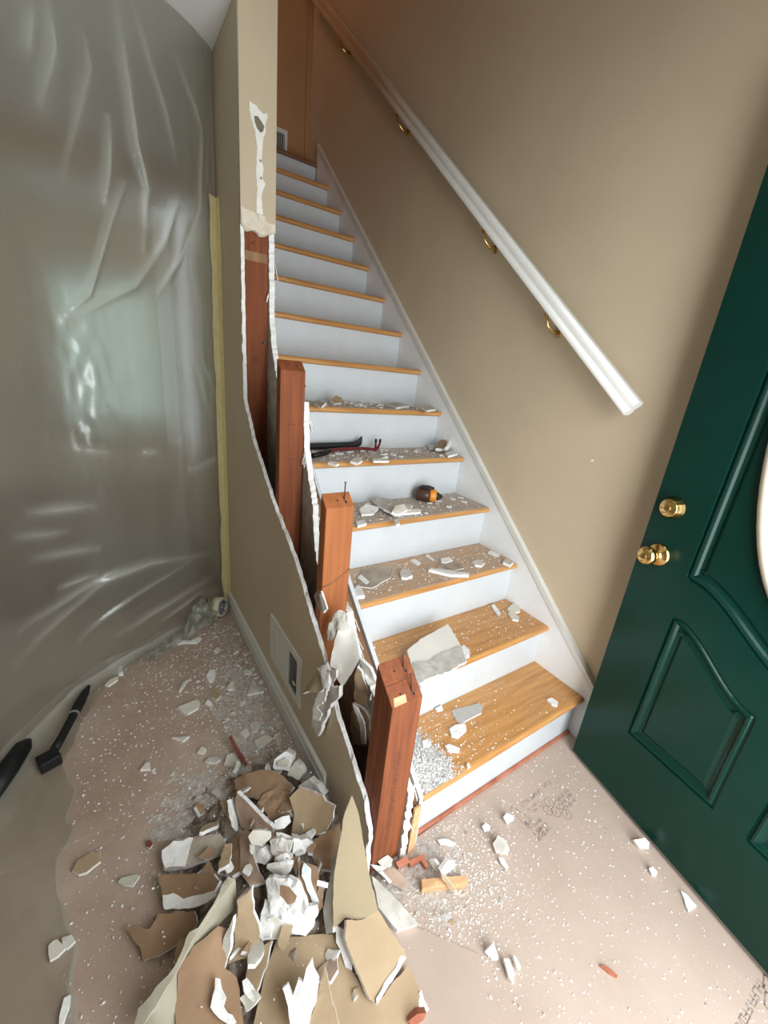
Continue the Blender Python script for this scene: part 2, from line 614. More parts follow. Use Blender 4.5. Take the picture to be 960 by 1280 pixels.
# room beyond the plastic
structure(box('wall_far', (-5.0, 4.5, -0.1), (-0.9, 4.62, CEIL), 'wall_paint'))
structure(box('wall_far_side', (-5.12, -1.0, -0.1), (-5.0, 4.6, CEIL), 'wall_paint'))
win = structure(boxes('added_window', [((-1.95, 4.46, 0.55), (-1.88, 4.5, 1.85)), ((-1.12, 4.46, 0.55), (-1.05, 4.5, 1.85)),  # added window, its glowing panes make the bright patch on the sheet
                                   ((-1.88, 4.46, 0.55), (-1.12, 4.5, 0.62)), ((-1.88, 4.46, 1.78), (-1.12, 4.5, 1.85)),
                                   ((-1.515, 4.465, 0.62), (-1.485, 4.495, 1.78))], 'trim_paint'))
box('pane', (-1.88, 4.485, 0.62), (-1.515, 4.492, 1.78), 'added_window_glow', win)
box('pane', (-1.485, 4.485, 0.62), (-1.12, 4.492, 1.78), 'added_window_glow', win)

# partition wall, outer drywall with the ragged sloping cut
cut = [(1.135, 1.72), (1.128, 1.40), (1.115, 1.144), (1.002, 1.008), (0.86, 0.90), (0.729, 0.802), (0.60, 0.735), (0.535, 0.690), (0.421, 0.592),
       (0.332, 0.520), (0.26, 0.44), (0.206, 0.373), (0.098, 0.295), (0.02, 0.235), (-0.012, 0.17), (-0.02, 0.0)]
cutj = jag2(cut, 0.016, 0.0035, closed=False)
wp = structure(prism('wall_partition', [(YB, 0.0), (YB, CEIL), (1.14, CEIL)] + cutj, 'x', WX, WX + 0.0127,
                     ['wall_paint', 'gyp', 'brown'], edge_slot=1, back_slot=2))
# torn white paper along the cut edge
random.seed(21)
for k in range(40):
    i = random.randrange(14, len(cutj) - 6)
    y, z = cutj[i]
    dl = random.uniform(0.015, 0.05)
    y2, z2 = cutj[min(i + 2, len(cutj) - 1)]
    slab('torn_edge', [(WX - 0.001, y, z + 0.002), (WX - 0.001, y2, z2), (WX + 0.006, y2 + 0.004, z2 + 0.010), (WX + 0.006, y + 0.004, z + 0.012 + dl * .2)],
         0.003, ['gyp', 'gyp', 'grey2'], 0.002, 0.001, wp)
# inner drywall, stair side
ic = [(1.14, 1.72), (1.125, 1.45), (1.10, 1.36), (1.06, 1.28), (1.0, 1.17), (0.93, 1.10), (0.86, 1.07), (0.80, 1.10), (0.765, 1.18), (0.745, 1.03),
      (0.70, 0.93), (0.66, 0.86), (0.63, 0.74), (0.605, 0.655), (0.57, 0.62), (0.50, 0.60), (0.42, 0.585), (0.36, 0.583), (0.318, 0.507), (0.26, 0.44),
      (0.178, 0.42), (0.10, 0.33), (0.03, 0.30), (-0.03, 0.255), (-0.034, 0.0)]
ij = jag2(ic, 0.011, 0.0045, closed=False)
wi = structure(prism('wall_partition_inner', [(YB, 0.0), (YB, ZL)] + [(1.14, ZL)] + ij, 'x', -0.8475, -0.868, ['wall_paint', 'gyp', 'grey'], edge_slot=1, back_slot=2))
random.seed(9)
for k in range(34):
    i = random.randrange(6, len(ij) - 8)
    y, z = ij[i]
    y2, z2 = ij[i + 2]
    dl = random.uniform(0.010, 0.034)
    m = random.choice(['grey', 'gyp', 'dusty', 'gyp'])
    xa = random.choice([-0.8465, -0.8685])
    sx_ = -1 if xa < -0.86 else 1
    slab('torn_edge', [(xa, y, z + 0.004), (xa + sx_ * .004, y2, z2 + 0.003), (xa + sx_ * .011, y2 - 0.004, z2 - dl), (xa + sx_ * .008, y + 0.004, z - dl * 1.4)],
         0.002, [m, 'gyp', 'grey2'], 0.003, 0.0015, wi, 0.006)
# end face of the wall above the exposed stud
ep = jag2([(-0.972, 1.745), (-0.955, 1.728), (-0.925, 1.735), (-0.90, 1.722), (-0.872, 1.735), (-0.847, 1.742)], 0.008, 0.003, closed=False)
we = structure(prism('wall_end', [(-0.847, 2.9), (-0.972, 2.9)] + ep, 'y', 1.128, 1.1405, ['wall_paint', 'gyp', 'brown'], edge_slot=1, back_slot=2))
prism('wall_core', [(-0.957, 1.77), (-0.868, 1.77), (-0.868, 2.9), (-0.957, 2.9)], 'y', 1.19, 1.20, ['brown'], we)
structure(box('wall_partition_upper', (WX, 1.1405, ZL - 0.1), (-0.847, 2.05, 5.0), 'wall_paint'))
structure(box('wall_core_upper', (WX + 0.013, 1.1405, 2.0), (-0.868, 1.30, ZL), 'brown'))
# joint compound patch and holes on the end face
def patch(name, poly, y, th, mats, jag=0.0012, bump=0.0006):
    slab(name, [(x, y, z) for x, z in poly], th, mats, jag, bump, we, 0.006)
patch('joint_compound', [(-0.940, 2.098), (-0.915, 2.092), (-0.893, 2.078), (-0.880, 2.085), (-0.878, 2.074), (-0.886, 2.055), (-0.884, 2.035),
                         (-0.893, 2.012), (-0.896, 1.98), (-0.899, 1.95), (-0.892, 1.93), (-0.897, 1.90), (-0.885, 1.885), (-0.893, 1.868),
                         (-0.899, 1.842), (-0.897, 1.81), (-0.892, 1.79), (-0.917, 1.79), (-0.916, 1.83), (-0.913, 1.865), (-0.918, 1.90), (-0.916, 1.945),
                         (-0.914, 1.985), (-0.920, 2.02), (-0.931, 2.045), (-0.938, 2.07)], 1.1265, 0.001, ['plaster_white', 'plaster_white', 'gyp'])
patch('wall_hole', [(-0.924, 2.063), (-0.912, 2.066), (-0.898, 2.055), (-0.889, 2.046), (-0.893, 2.032), (-0.902, 2.024), (-0.914, 2.032), (-0.922, 2.048)], 1.1258, 0.0006, ['hole_dark'] * 3)
patch('screw_hole', [(-0.907, 1.951), (-0.900, 1.949), (-0.900, 1.941), (-0.905, 1.944)], 1.1258, 0.0006, ['hole_dark'] * 3)
patch('screw_hole', [(-0.904, 1.902), (-0.898, 1.901), (-0.899, 1.893), (-0.904, 1.894)], 1.1258, 0.0006, ['hole_dark'] * 3)
patch('rough_plaster', [(-0.971, 1.797), (-0.925, 1.790), (-0.905, 1.785), (-0.880, 1.772), (-0.849, 1.770), (-0.848, 1.745), (-0.872, 1.737), (-0.90, 1.727), (-0.925, 1.738), (-0.955, 1.735), (-0.970, 1.75)],
      1.1245, 0.004, ['plaster_cream', 'gyp', 'gyp'], 0.002, 0.002)
patch('bare_patch', [(-0.914, 1.790), (-0.888, 1.786), (-0.888, 1.768), (-0.914, 1.772)], 1.121, 0.001, ['plaster_cream'] * 3, 0.001, 0)
patch('chip_mark', [(-0.915, 2.40), (-0.885, 2.40), (-0.888, 2.383), (-0.902, 2.377), (-0.912, 2.386)], 1.1265, 0.001, ['plaster_white'] * 3)

# landing and upstairs
structure(boxes('floor_landing', [((-2.5, YL + 0.018, ZL - 0.22), (0.018, YB, ZL - 0.002)), ((-2.5, 2.05, ZL - 0.22), (-0.847, YL, ZL - 0.002))], 'landing_wood'))
structure(box('trim_1', (-0.022, YB - 0.012, ZL), (0.018, YB, 5.0), 'bulb_tinted_paint'))
structure(box('baseboard_back', (-1.6, YB - 0.014, ZL), (-0.26, YB, ZL + 0.09), 'trim_paint'))
uv = empty('wall_register', (-0.22, YB, ZL + 0.02))
tag(uv, 'small white wall register at the head of the stairs', 'register')
boxes('frame', [((-0.34, YB - 0.012, 2.675), (-0.155, YB, 2.70)), ((-0.34, YB - 0.012, 2.825), (-0.155, YB, 2.85)),
                ((-0.34, YB - 0.012, 2.70), (-0.32, YB, 2.825)), ((-0.175, YB - 0.012, 2.70), (-0.155, YB, 2.825))], 'vent_white', uv)
box('backing', (-0.32, YB - 0.003, 2.70), (-0.175, YB - 0.001, 2.825), 'black_dark', uv)
for k in range(9):
    x = -0.31 + k * 0.0155
    box('vane', (x, YB - 0.009, 2.70), (x + 0.004, YB - 0.004, 2.825), 'vent_white', uv)

# floor protection boards, lapped over each other
def board(label, poly, z0, mat='board_paper'):
    o = prism('floor_board_paper', poly, 'z', z0 + 0.0020, z0, [mat])
    tag(o, label, 'floor paper')
    return o
board('brown floor protection paper running along the partition baseboard', [(-1.12, 1.7), (-0.972, 1.7), (-0.966, -0.03), (-1.12, -0.03)], -0.0035, 'board_paper_brown')
board('wide brown floor protection paper in front of the plastic sheet', [(-2.6, 0.455), (-1.31, 0.45), (-1.03, 0.455), (-1.04, 0.70), (-1.115, 1.34), (-1.13, 1.75), (-2.6, 1.75)], -0.0006, 'board_paper_brown')
board('brown floor protection paper under the debris heap', [(-2.35, -0.97), (-1.02, -0.97), (-0.99, 0.0), (-0.985, 0.47), (-2.35, 0.47)], -0.0025, 'board_paper_brown')
b1 = board('broad pale floor protection board in front of the bottom riser', [(-0.985, -0.97), (0.015, -0.97), (0.015, -0.001), (-0.80, -0.012), (-1.0, -0.012)], -0.001)
board('pale lapped board corner right of the debris heap', [(-1.25, -0.97), (-0.915, -0.97), (-0.893, -0.42), (-0.815, -0.298), (-0.917, -0.178), (-1.02, -0.10), (-1.25, -0.10)], 0.0016)


# printed marks on the board: words too small to read, a badge, hexagon symbols, an arrow
def print_strokes(bm, x0, y0, dx, dy, length, h, n, seed):
    r = random.Random(seed)
    d = Vector((dx, dy)).normalized()
    p = Vector((-d.y, d.x))
    t = 0.0
    z = 0.00125
    w = length / n
    for i in range(n):
        if r.random() < 0.13:
            t += w
            continue
        o = Vector((x0, y0)) + d * t
        segs = r.choice([[(0, 0, 0, 1), (0, 1, .7, 1), (0, .5, .6, .5)], [(0, 0, 0, 1), (.7, 0, .7, 1), (0, .5, .7, .5)], [(0, 0, .35, 1), (.35, 1, .7, 0)],
                         [(0, 0, 0, 1), (0, 0, .7, 0)], [(.35, 0, .35, 1), (0, 1, .7, 1)], [(0, 0, 0, 1), (0, 1, .7, 1), (.7, 1, .7, 0), (0, 0, .7, 0)]])
        for a, b, c, e in segs:
            A = o + d * a * w + p * b * h
            B = o + d * c * w + p * e * h
            line2(bm, A, B, h * 0.16, z)
        t += w


def line2(bm, A, B, wd, z=0.00125):
    d = (B - A).normalized()
    s = Vector((-d.y, d.x)) * wd * 0.5
    A = A - d * wd * 0.5
    B = B + d * wd * 0.5
    v = [bm.verts.new((q.x, q.y, z)) for q in (A + s, B + s, B - s, A - s)]
    bm.faces.new(v)


def printed(name, fn, label=None):
    bm = bmesh.new()
    fn(bm)
    o = from_bm(name, bm, 'print_ink', b1)
    o['kind'] = 'stuff'
    if label:
        o['label'] = label


def pr_lines(bm):
    print_strokes(bm, -0.262, -0.098, -1, -0.03, 0.165, 0.0105, 17, 1)
    print_strokes(bm, -0.36, -0.125, -1, -0.03, 0.055, 0.006, 9, 2)
    print_strokes(bm, -0.355, -0.137, -1, -0.03, 0.055, 0.006, 9, 3)
    for k in range(3):
        print_strokes(bm, -0.232 - k * .004, -0.150 - k * .016, -1, -0.05, 0.065, 0.008, 9, 4 + k)
        print_strokes(bm, -0.395 - k * .004, -0.165 - k * .016, -1, -0.05, 0.065, 0.008, 9, 14 + k)


def hexagon(bm, hx, hy, rad, wd, rot):
    pts = [Vector((hx + rad * math.cos(math.pi / 3 * k + rot), hy + rad * math.sin(math.pi / 3 * k + rot))) for k in range(6)]
    for k in range(6):
        line2(bm, pts[k], pts[(k + 1) % 6], wd)


def pr_hex(hx, hy):
    def f(bm):
        hexagon(bm, hx, hy, 0.0165, 0.0016, 0.3)
        line2(bm, Vector((hx - .006, hy - .004)), Vector((hx + .006, hy + .005)), 0.0018)
    return f


def pr_badge(bm):
    bd = [Vector(q) for q in ((-0.468, -0.099), (-0.452, -0.094), (-0.432, -0.152), (-0.462, -0.168))]
    for k in range(4):
        line2(bm, bd[k], bd[(k + 1) % 4], 0.0016)
    print_strokes(bm, -0.440, -0.148, -1, -0.05, 0.022, 0.010, 4, 40)


def pr_arrow(bm):
    line2(bm, Vector((-0.452, -0.197)), Vector((-0.425, -0.186)), 0.003)
    line2(bm, Vector((-0.425, -0.186)), Vector((-0.432, -0.197)), 0.003)


def pr_hex_big(hx, hy):
    def f(bm):
        hexagon(bm, hx, hy, 0.030, 0.0028, 0.2)
        line2(bm, Vector((hx - .010, hy - .012)), Vector((hx, hy + .012)), 0.0022)
        line2(bm, Vector((hx, hy + .012)), Vector((hx + .010, hy - .012)), 0.0022)
    return f


printed('printed_lettering', pr_lines, 'small dark printed lettering')
for q in ((-0.330, -0.148), (-0.305, -0.170), (-0.357, -0.163), (-0.312, -0.203), (-0.337, -0.180)):
    printed('printed_hexagon', pr_hex(*q))
printed('printed_badge', pr_badge)
printed('printed_arrow', pr_arrow)
printed('printed_lettering', lambda bm: print_strokes(bm, -0.245, -0.684, -1, 0.01, 0.16, 0.013, 11, 60), 'dark printed lettering beside the door')
for q in ((-0.272, -0.730), (-0.235, -0.718)):
    printed('printed_hexagon', pr_hex_big(*q))

# ------------------------------------------------------------------ staircase
st = empty('staircase', (-0.4, 0, 0))
tag(st, 'straight flight of oak treads with white risers', 'staircase')
# tread with rounded nosing, built once and copied
bm = bmesh.new()
prof = [(RUN - 0.0, 0.0), (RUN, -0.025), (-NOSE + 0.009, -0.025)]
for k in range(7):
    a = -math.pi / 2 - math.pi * k / 6
    prof.append((-NOSE + 0.0125 + 0.0125 * math.cos(a), -0.0125 + 0.0125 * math.sin(a)))
va = [bm.verts.new((XL, p[0], p[1])) for p in prof]
vb = [bm.verts.new((-0.0005, p[0], p[1])) for p in prof]
bm.faces.new(va)
bm.faces.new(vb)
for i in range(len(prof)):
    bm.faces.new((va[i], va[(i + 1) % len(prof)], vb[(i + 1) % len(prof)], vb[i]))
tread0 = from_bm('tread', bm, 'oak', st)
DUST = {1: 0.20, 2: 0.18, 3: 0.47, 4: 0.72, 5: 0.85, 6: 0.80, 7: 0.3}
for i in range(1, 14):
    o = tread0 if i == 1 else tread0.copy()
    if i > 1:
        COL.objects.link(o)
    o.location = (0, (i - 1) * RUN, i * RISE)
    o['dust'] = DUST.get(i, 0.05)
bm = bmesh.new()
box_bm(bm, (XL, 0, 0.0), (-0.0005, 0.016, RISE - 0.0255))
r0 = from_bm('riser', bm, 'white_paint', st)
for i in range(1, 15):
    o = r0 if i == 1 else r0.copy()
    if i > 1:
        COL.objects.link(o)
    o.location = (0, (i - 1) * RUN, (i - 1) * RISE + 0.0005)
box('landing_nosing', (XL, YL - 0.02, ZL - 0.024), (-0.0005, YL, ZL), 'landing_wood', st, 0.006)
# right skirt board with cap moulding
def skirt_z(y):
    return 0.256 + 0.902 * (y + 0.035)
yt = 2.74
prism('skirt_board', [(-0.045, 0.0), (0.02, 0.0), (yt, skirt_z(yt) - 0.40), (yt, skirt_z(yt) - 0.012), (-0.045, skirt_z(-0.045) - 0.012)], 'x', 0.0, 0.0178, ['skirt_paint'], st)
prism('cap_moulding', [(-0.05, skirt_z(-0.05) - 0.014), (yt, skirt_z(yt) - 0.014), (yt, skirt_z(yt) + 0.014), (-0.05, skirt_z(-0.05) + 0.014)], 'x', -0.006, 0.0178, ['trim_paint'], st)
# left skirt (cut down to the tread line) and rough stringer
prism('skirt_board', [(-0.026, 0.0), (2.7, nose_z(2.7) - 0.36), (2.7, nose_z(2.7)), (-0.022, nose_z(-0.022))], 'x', -0.8145, -0.8005, ['white_paint'], st)
prism('stringer', [(-0.024, 0.0), (0.30, 0.02), (2.7, nose_z(2.7) - 0.34), (2.7, nose_z(2.7) - 0.015), (0.10, nose_z(0.10) - 0.02), (-0.028, nose_z(-0.028) - 0.03)], 'x', -0.843, -0.816, ['stringer_wood'], st)
box('stringer_end', (-0.840, -0.036, 0.0), (-0.8165, -0.0285, 0.185), 'pine', st, 0.001)
box('shoe_strip', (-0.80, -0.010, 0.0), (-0.004, -0.0005, 0.013), 'redwood', st, 0.002)

# ------------------------------------------------------------------ exposed studs
def stud(label, x0, x1, y0, d, ztop, mat, sloped=True, group=None):
    bm = bmesh.new()
    zb = ztop + (SL * d if sloped else 0)
    c = ((x0 + x1) / 2, y0 + d / 2)
    vs = [bm.verts.new(p) for p in ((x0 - c[0], -d / 2, 0), (x1 - c[0], -d / 2, 0), (x1 - c[0], d / 2, 0), (x0 - c[0], d / 2, 0),
                                    (x0 - c[0], -d / 2, ztop), (x1 - c[0], -d / 2, ztop), (x1 - c[0], d / 2, zb), (x0 - c[0], d / 2, zb))]
    for f in ((0, 3, 2, 1), (4, 5, 6, 7), (0, 1, 5, 4), (1, 2, 6, 5), (2, 3, 7, 6), (3, 0, 4, 7)):
        bm.faces.new([vs[i] for i in f])
    bmesh.ops.recalc_face_normals(bm, faces=bm.faces)
    bmesh.ops.bevel(bm, geom=bm.edges[:], offset=0.0022, segments=2, affect='EDGES', profile=0.5)
    o = empty('wall_stud', (c[0], c[1], 0))
    tag(o, label, 'wood stud', group)
    p = from_bm('post', bm, mat)
    p.parent = o
    return o


def part_of(o, root):
    o.parent = root
    o.matrix_parent_inverse = Matrix.Translation(-Vector(root.location))
    return o


def nail(root, p, dr, length, r=0.0018):
    d = Vector(dr).normalized()
    lathe_o = lathe('nail', [(0, r), (length, r), (length, r * 2.3), (length + 0.0015, r * 2.3)], p, d, 'nail_steel', None, 8)
    part_of(lathe_o, root)


def nail_hole(root, p, nrm, r=0.003):
    part_of(lathe('nail_hole', [(-0.004, r), (0.0004, r)], p, nrm, 'black_dark', None, 8), root)


tn = (0, -SL, 1)
s4 = stud('dark tall stud standing inside the wall end below the plaster', -0.957, -0.868, 1.147, 0.038, 2.3, 'lumber', False)
for x, z in ((-0.925, 1.70), (-0.927, 1.655), (-0.895, 1.653), (-0.912, 1.66)):
    nail_hole(s4, (x, 1.147, z), (0, -1, 0), 0.0035)
part_of(box('saw_scar', (-0.955, 1.1455, 1.642), (-0.870, 1.1468, 1.672), 'stringer_wood'), s4)
part_of(lathe('knot', [(0, 0.008), (0.0006, 0.006)], (-0.915, 1.1465, 1.30), (0, -1, 0), 'dkred', None, 10), s4)
part_of(tube('screw', [(-0.89, 1.142, 1.365), (-0.868, 1.140, 1.367)], 0.003, 'nail_steel', None, 8), s4)
s3 = stud('brown stud with a slanted top, second from the wall end', -0.957, -0.871, 0.746, 0.036, 1.278, 'lumber')
s2 = stud('orange-brown stud with a tall nail in its top, third from the wall end', -0.957, -0.868, 0.368, 0.038, 0.933, 'lumber_orange')
s1b = stud('rear board of the doubled front post', -0.957, -0.868, 0.0155, 0.038, 0.6145, 'lumber')
s1 = stud('front board of the doubled front post, stamped with dark lettering', -0.957, -0.868, -0.023, 0.038, 0.580, 'lumber')
for r, y0, zt, xs in ((s3, 0.746, 1.278, (-0.925, -0.895)), (s2, 0.368, 0.933, (-0.915,)), (s1b, 0.0155, 0.6145, (-0.92,)), (s1, -0.023, 0.580, (-0.925,))):
    for x in xs:
        nail_hole(r, (x, y0 + 0.018, zt + SL * 0.018), tn)
nail(s2, (-0.893, 0.386, 0.945), (0.01, 0.02, 1), 0.055)
nail_hole(s2, (-0.890, 0.380, 0.945), tn, 0.004)
nail(s1b, (-0.893, 0.030, 0.622), (0.05, 0.35, 1), 0.040)
nail(s1, (-0.893, -0.010, 0.588), (0.05, 0.35, 1), 0.045)
nail_hole(s1b, (-0.890, 0.027, 0.625), tn, 0.004)
nail_hole(s1, (-0.890, -0.013, 0.589), tn, 0.004)
nail(s3, (-0.872, 0.775, 1.23), (1, -0.1, 0.1), 0.012)
part_of(slab('scraped_patch', [(-0.951, -0.0215, 0.5815), (-0.915, -0.0215, 0.5815), (-0.912, -0.009, 0.5935), (-0.945, -0.008, 0.594)], 0.0006, ['pine'] * 3, 0.001, 0), s1)
part_of(box('check_crack', (-0.868 - 0.003, -0.02, 0.08), (-0.8676, -0.018, 0.45), 'black_dark'), s1)
mw = Matrix.Translation((-0.927, -0.0236, 0.445)) @ Matrix(((0, 1, 0), (0, 0, -1), (-1, 0, 0))).to_4x4()
part_of(text_mesh('stamp', '. NORMAN LUMBER CO', 0.027, 'stamp_ink', None, mw, 0.0), s1)
# pencil line on the middle stud, splits
part_of(tube('pencil_line', [(-0.9565, 0.3675, 0.690), (-0.93, 0.3674, 0.695), (-0.90, 0.3674, 0.712), (-0.868, 0.3675, 0.735)], 0.0009, 'dark_metal', None, 6), s2)
for x, z, a in ((-0.92, 0.985, .0), (-0.915, 0.93, .01), (-0.93, 1.10, .006)):
    part_of(tube('grain_check', [(x, 0.7457, z), (x + .012, 0.7457, z + a), (x + .028, 0.7457, z + .004)], 0.0011, 'dkred', None, 6), s3)

# ------------------------------------------------------------------ handrail
hr = empty('handrail', (-0.06, 0.072, 1.275))
tag(hr, 'white moulded handrail fixed along the right wall', 'handrail')
A = Vector((-0.062, 0.078, 1.271))
Bv = Vector((-0.062, 2.80, 1.271 + 2.722 * 0.8467))
d = (Bv - A).normalized()
nv = Vector((0, -d.z, d.y))
wv = Vector((1, 0, 0))
prof = [(-.010, .029), (.010, .029), (.018, .024), (.0215, .015), (.018, .006), (.013, 0), (.014, -.006), (.020, -.013), (.020, -.022), (.014, -.028),
        (-.014, -.028), (-.020, -.022), (-.020, -.013), (-.014, -.006), (-.013, 0), (-.018, .006), (-.0215, .015), (-.018, .024)]
bm = bmesh.new()
ra = [bm.verts.new(A + wv * p[0] + nv * p[1]) for p in prof]
rb = [bm.verts.new(Bv + wv * p[0] + nv * p[1]) for p in prof]
bm.faces.new(ra)
bm.faces.new(rb)
for i in range(len(prof)):
    f = bm.faces.new((ra[i], ra[(i + 1) % len(prof)], rb[(i + 1) % len(prof)], rb[i]))
    f.smooth = i not in (0, 9)
from_bm('rail', bm, 'trim_paint', hr)
for k, y in enumerate((0.475, 0.87, 1.625, 2.35)):
    z = 1.271 + (y - 0.078) * 0.8467
    br = box('bracket', (0.012, y - 0.026, z - 0.118), (0.018, y - 0.006, z - 0.048), 'brass', hr, 0.002)
    tube('arm', [(0.013, y - 0.016, z - 0.100), (-0.02, y - 0.014, z - 0.104), (-0.048, y - 0.008, z - 0.085), (-0.062, y, z - 0.043)], [0.008, 0.0065, 0.0065, 0.007], 'brass', br, 8)
    tube('saddle', [A + d * ((y - 0.03 - A.y) / d.y) - nv * 0.031, A + d * ((y + 0.03 - A.y) / d.y) - nv * 0.031], 0.009, 'brass', br, 8, flat=(0.35, 1))
# wall ding
part = slab('paint_chip_mark', [(0.0172, 0.200, 1.080), (0.0172, 0.212, 1.078), (0.0172, 0.210, 1.070), (0.0172, 0.203, 1.071)], 0.0006, ['plaster_white'] * 3, 0.0005, 0, bpy.data.objects['wall_right'])
structure(box('baseboard_right', (0.004, YF, 0), (0.018, -0.05, 0.09), 'trim_paint'))

# baseboard on the partition, broken off at its near end
bbp = [(WX, 0.0), (WX - 0.013, 0.0), (WX - 0.013, 0.062), (WX - 0.009, 0.068), (WX - 0.009, 0.078), (WX - 0.012, 0.083), (WX - 0.010, 0.092), (WX - 0.004, 0.098), (WX, 0.098)]
bb = structure(prism('baseboard_left', bbp, 'y', 0.235, 1.44, ['trim_paint']))

# wall register in the partition
rg = empty('wall_register', (WX, 0.61, 0.165))
tag(rg, 'white metal wall register above the partition baseboard', 'register')
X0, X1 = WX - 0.006, WX
boxes('frame', [((X0, 0.453, 0.165), (X1, 0.765, 0.192)), ((X0, 0.453, 0.340), (X1, 0.765, 0.367)), ((X0, 0.453, 0.192), (X1, 0.485, 0.340)),
                ((X0, 0.733, 0.192), (X1, 0.765, 0.340)), ((X0, 0.560, 0.192), (X1, 0.570, 0.340)), ((X0, 0.685, 0.192), (X1, 0.693, 0.340))], 'vent_white', rg)
box('backing', (WX - 0.0012, 0.484, 0.19), (WX - 0.0004, 0.734, 0.342), 'black_dark', rg)
for k in range(27):
    y = 0.489 + k * 0.0091
    if abs(y - 0.565) < 0.009 or abs(y - 0.689) < 0.008:
        continue
    a = 0.0016 if y < 0.56 else 0.0047
    q = -a if y > 0.56 else a
    prism('vane', [(WX - 0.0052, y - q), (WX - 0.0046, y - q), (WX - 0.0016, y + q), (WX - 0.0022, y + q)], 'z', 0.192, 0.340, ['vent_white'], rg)
box('damper_lever', (WX - 0.012, 0.488, 0.238), (WX - 0.006, 0.512, 0.243), 'vent_white', rg, 0.001)

# ------------------------------------------------------------------ front door
DL = Vector((-0.083, -0.072, 0.0))
DD = Vector((-0.148, -0.621, 0.0)).normalized()       # lock edge -> hinge
DN = Vector((DD.y, -DD.x, 0.0))
if DN.dot(CAM - DL) < 0:
    DN = -DN
DW, DB, DT = 0.914, 0.018, 2.045
def dp(u, v, h=0.0):
    p = DL + DD * u + DN * h
    return (p.x, p.y, v)
door = empty('door_1', (DL.x + DD.x * 0.45, DL.y + DD.y * 0.45, 0))
structure(door, 'dark green panelled front door standing open')
def ogee(u0, v0, u1, v1, n=14):
    return [(u0 + (u1 - u0) * k / n, v0 + (v1 - v0) * (3 * (k / n) ** 2 - 2 * (k / n) ** 3)) for k in range(n + 1)]
low_l = [(0.154, 0.272), (0.156, 0.715)] + ogee(0.175, 0.722, 0.408, 0.598) + [(0.415, 0.590), (0.419, 0.280)]
CW = 0.457
low_r = [(2 * CW - u, v) for u, v in reversed(low_l)]
half = [(0.152, 0.845)] + ogee(0.165, 0.838, CW, 0.700, 16)
top_p = half + [(2 * CW - u, v) for u, v in reversed(half[:-1])] + [(2 * CW - 0.155, 1.90), (0.155, 1.90)]
def inset(poly, dist):
    n = len(poly)
    area = sum(poly[i][0] * poly[(i + 1) % n][1] - poly[(i + 1) % n][0] * poly[i][1] for i in range(n))
    sg = 1 if area > 0 else -1
    out = []
    for i in range(n):
        p0, p1, p2 = Vector(poly[i - 1]), Vector(poly[i]), Vector(poly[(i + 1) % n])
        a = (p1 - p0).normalized()
        b = (p2 - p1).normalized()
        na, nb = Vector((-a.y, a.x)) * sg, Vector((-b.y, b.x)) * sg
        m = (na + nb).normalized()
        out.append(tuple(p1 + m * dist / max(0.5, m.dot(na))))
    return out
oval_o = [(CW + 0.250 * math.cos(2 * math.pi * k / 64), 1.42 + 0.60 * math.sin(2 * math.pi * k / 64)) for k in range(64)]
# skin with panel openings + edges + back
bm = bmesh.new()
es = []
outer = [(0, DB), (DW, DB), (DW, DT), (0, DT)]
for loop in (outer, low_l, low_r, top_p):
    vv = [bm.verts.new(dp(u, v)) for u, v in loop]
    es += [bm.edges.new((vv[i], vv[(i + 1) % len(vv)])) for i in range(len(vv))]
    if loop is outer:
        ov = vv
bmesh.ops.triangle_fill(bm, use_beauty=True, use_dissolve=False, edges=es, normal=DN)
bk = [bm.verts.new(dp(u, v, -0.044)) for u, v in outer]
bm.faces.new(bk)
for i in range(4):
    bm.faces.new((ov[i], ov[(i + 1) % 4], bk[(i + 1) % 4], bk[i]))
from_bm('door_slab', bm, 'door_green', door)
def panel(poly, hole=None):
    rings = [(0.0, 0.0), (0.0025, -0.005), (0.006, -0.004), (0.010, 0.0005), (0.015, 0.0015), (0.019, -0.001), (0.024, -0.0065), (0.030, -0.0095), (0.034, -0.0095), (0.043, -0.0050)]
    bm = bmesh.new()
    loops = []
    for off, h in rings:
        pl_ = inset(poly, off) if off else poly
        loops.append([bm.verts.new(dp(u, v, h)) for u, v in pl_])
    n = len(poly)
    for a, b in zip(loops, loops[1:]):
        for i in range(n):
            f = bm.faces.new((a[i], a[(i + 1) % n], b[(i + 1) % n], b[i]))
    es = []
    last = loops[-1]
    for i in range(n):
        es.append(bm.edges.get((last[i], last[(i + 1) % n])))
    if hole:
        hv = [bm.verts.new(dp(u, v, -0.005)) for u, v in hole]
        es += [bm.edges.new((hv[i], hv[(i + 1) % len(hv)])) for i in range(len(hv))]
    bmesh.ops.triangle_fill(bm, use_beauty=True, use_dissolve=False, edges=es, normal=DN)
    return from_bm('panel', bm, 'door_green', door)
panel(low_l)
panel(low_r)
panel(top_p, oval_o)
bm = bmesh.new()
rr = []
for sc, h in ((1.0, -0.006), (1.0, 0.010), (0.965, 0.013), (0.935, 0.010), (0.92, 0.0)):
    rr.append([bm.verts.new(dp(CW + (u - CW) * (0.250 - (1 - sc) * 0.3) / 0.250, 1.42 + (v - 1.42) * (0.60 - (1 - sc) * 0.3) / 0.60, h)) for u, v in oval_o])
for a, b in zip(rr, rr[1:]):
    for i in range(64):
        f = bm.faces.new((a[i], a[(i + 1) % 64], b[(i + 1) % 64], b[i]))
        f.smooth = True
from_bm('oval_frame', bm, 'oval_frame', door)
bm = bmesh.new()
gv = [bm.verts.new(dp(CW + (u - CW) * 0.91, 1.42 + (v - 1.42) * 0.962, 0.001)) for u, v in oval_o]
gb = [bm.verts.new(dp(CW + (u - CW) * 0.91, 1.42 + (v - 1.42) * 0.962, -0.005)) for u, v in oval_o]
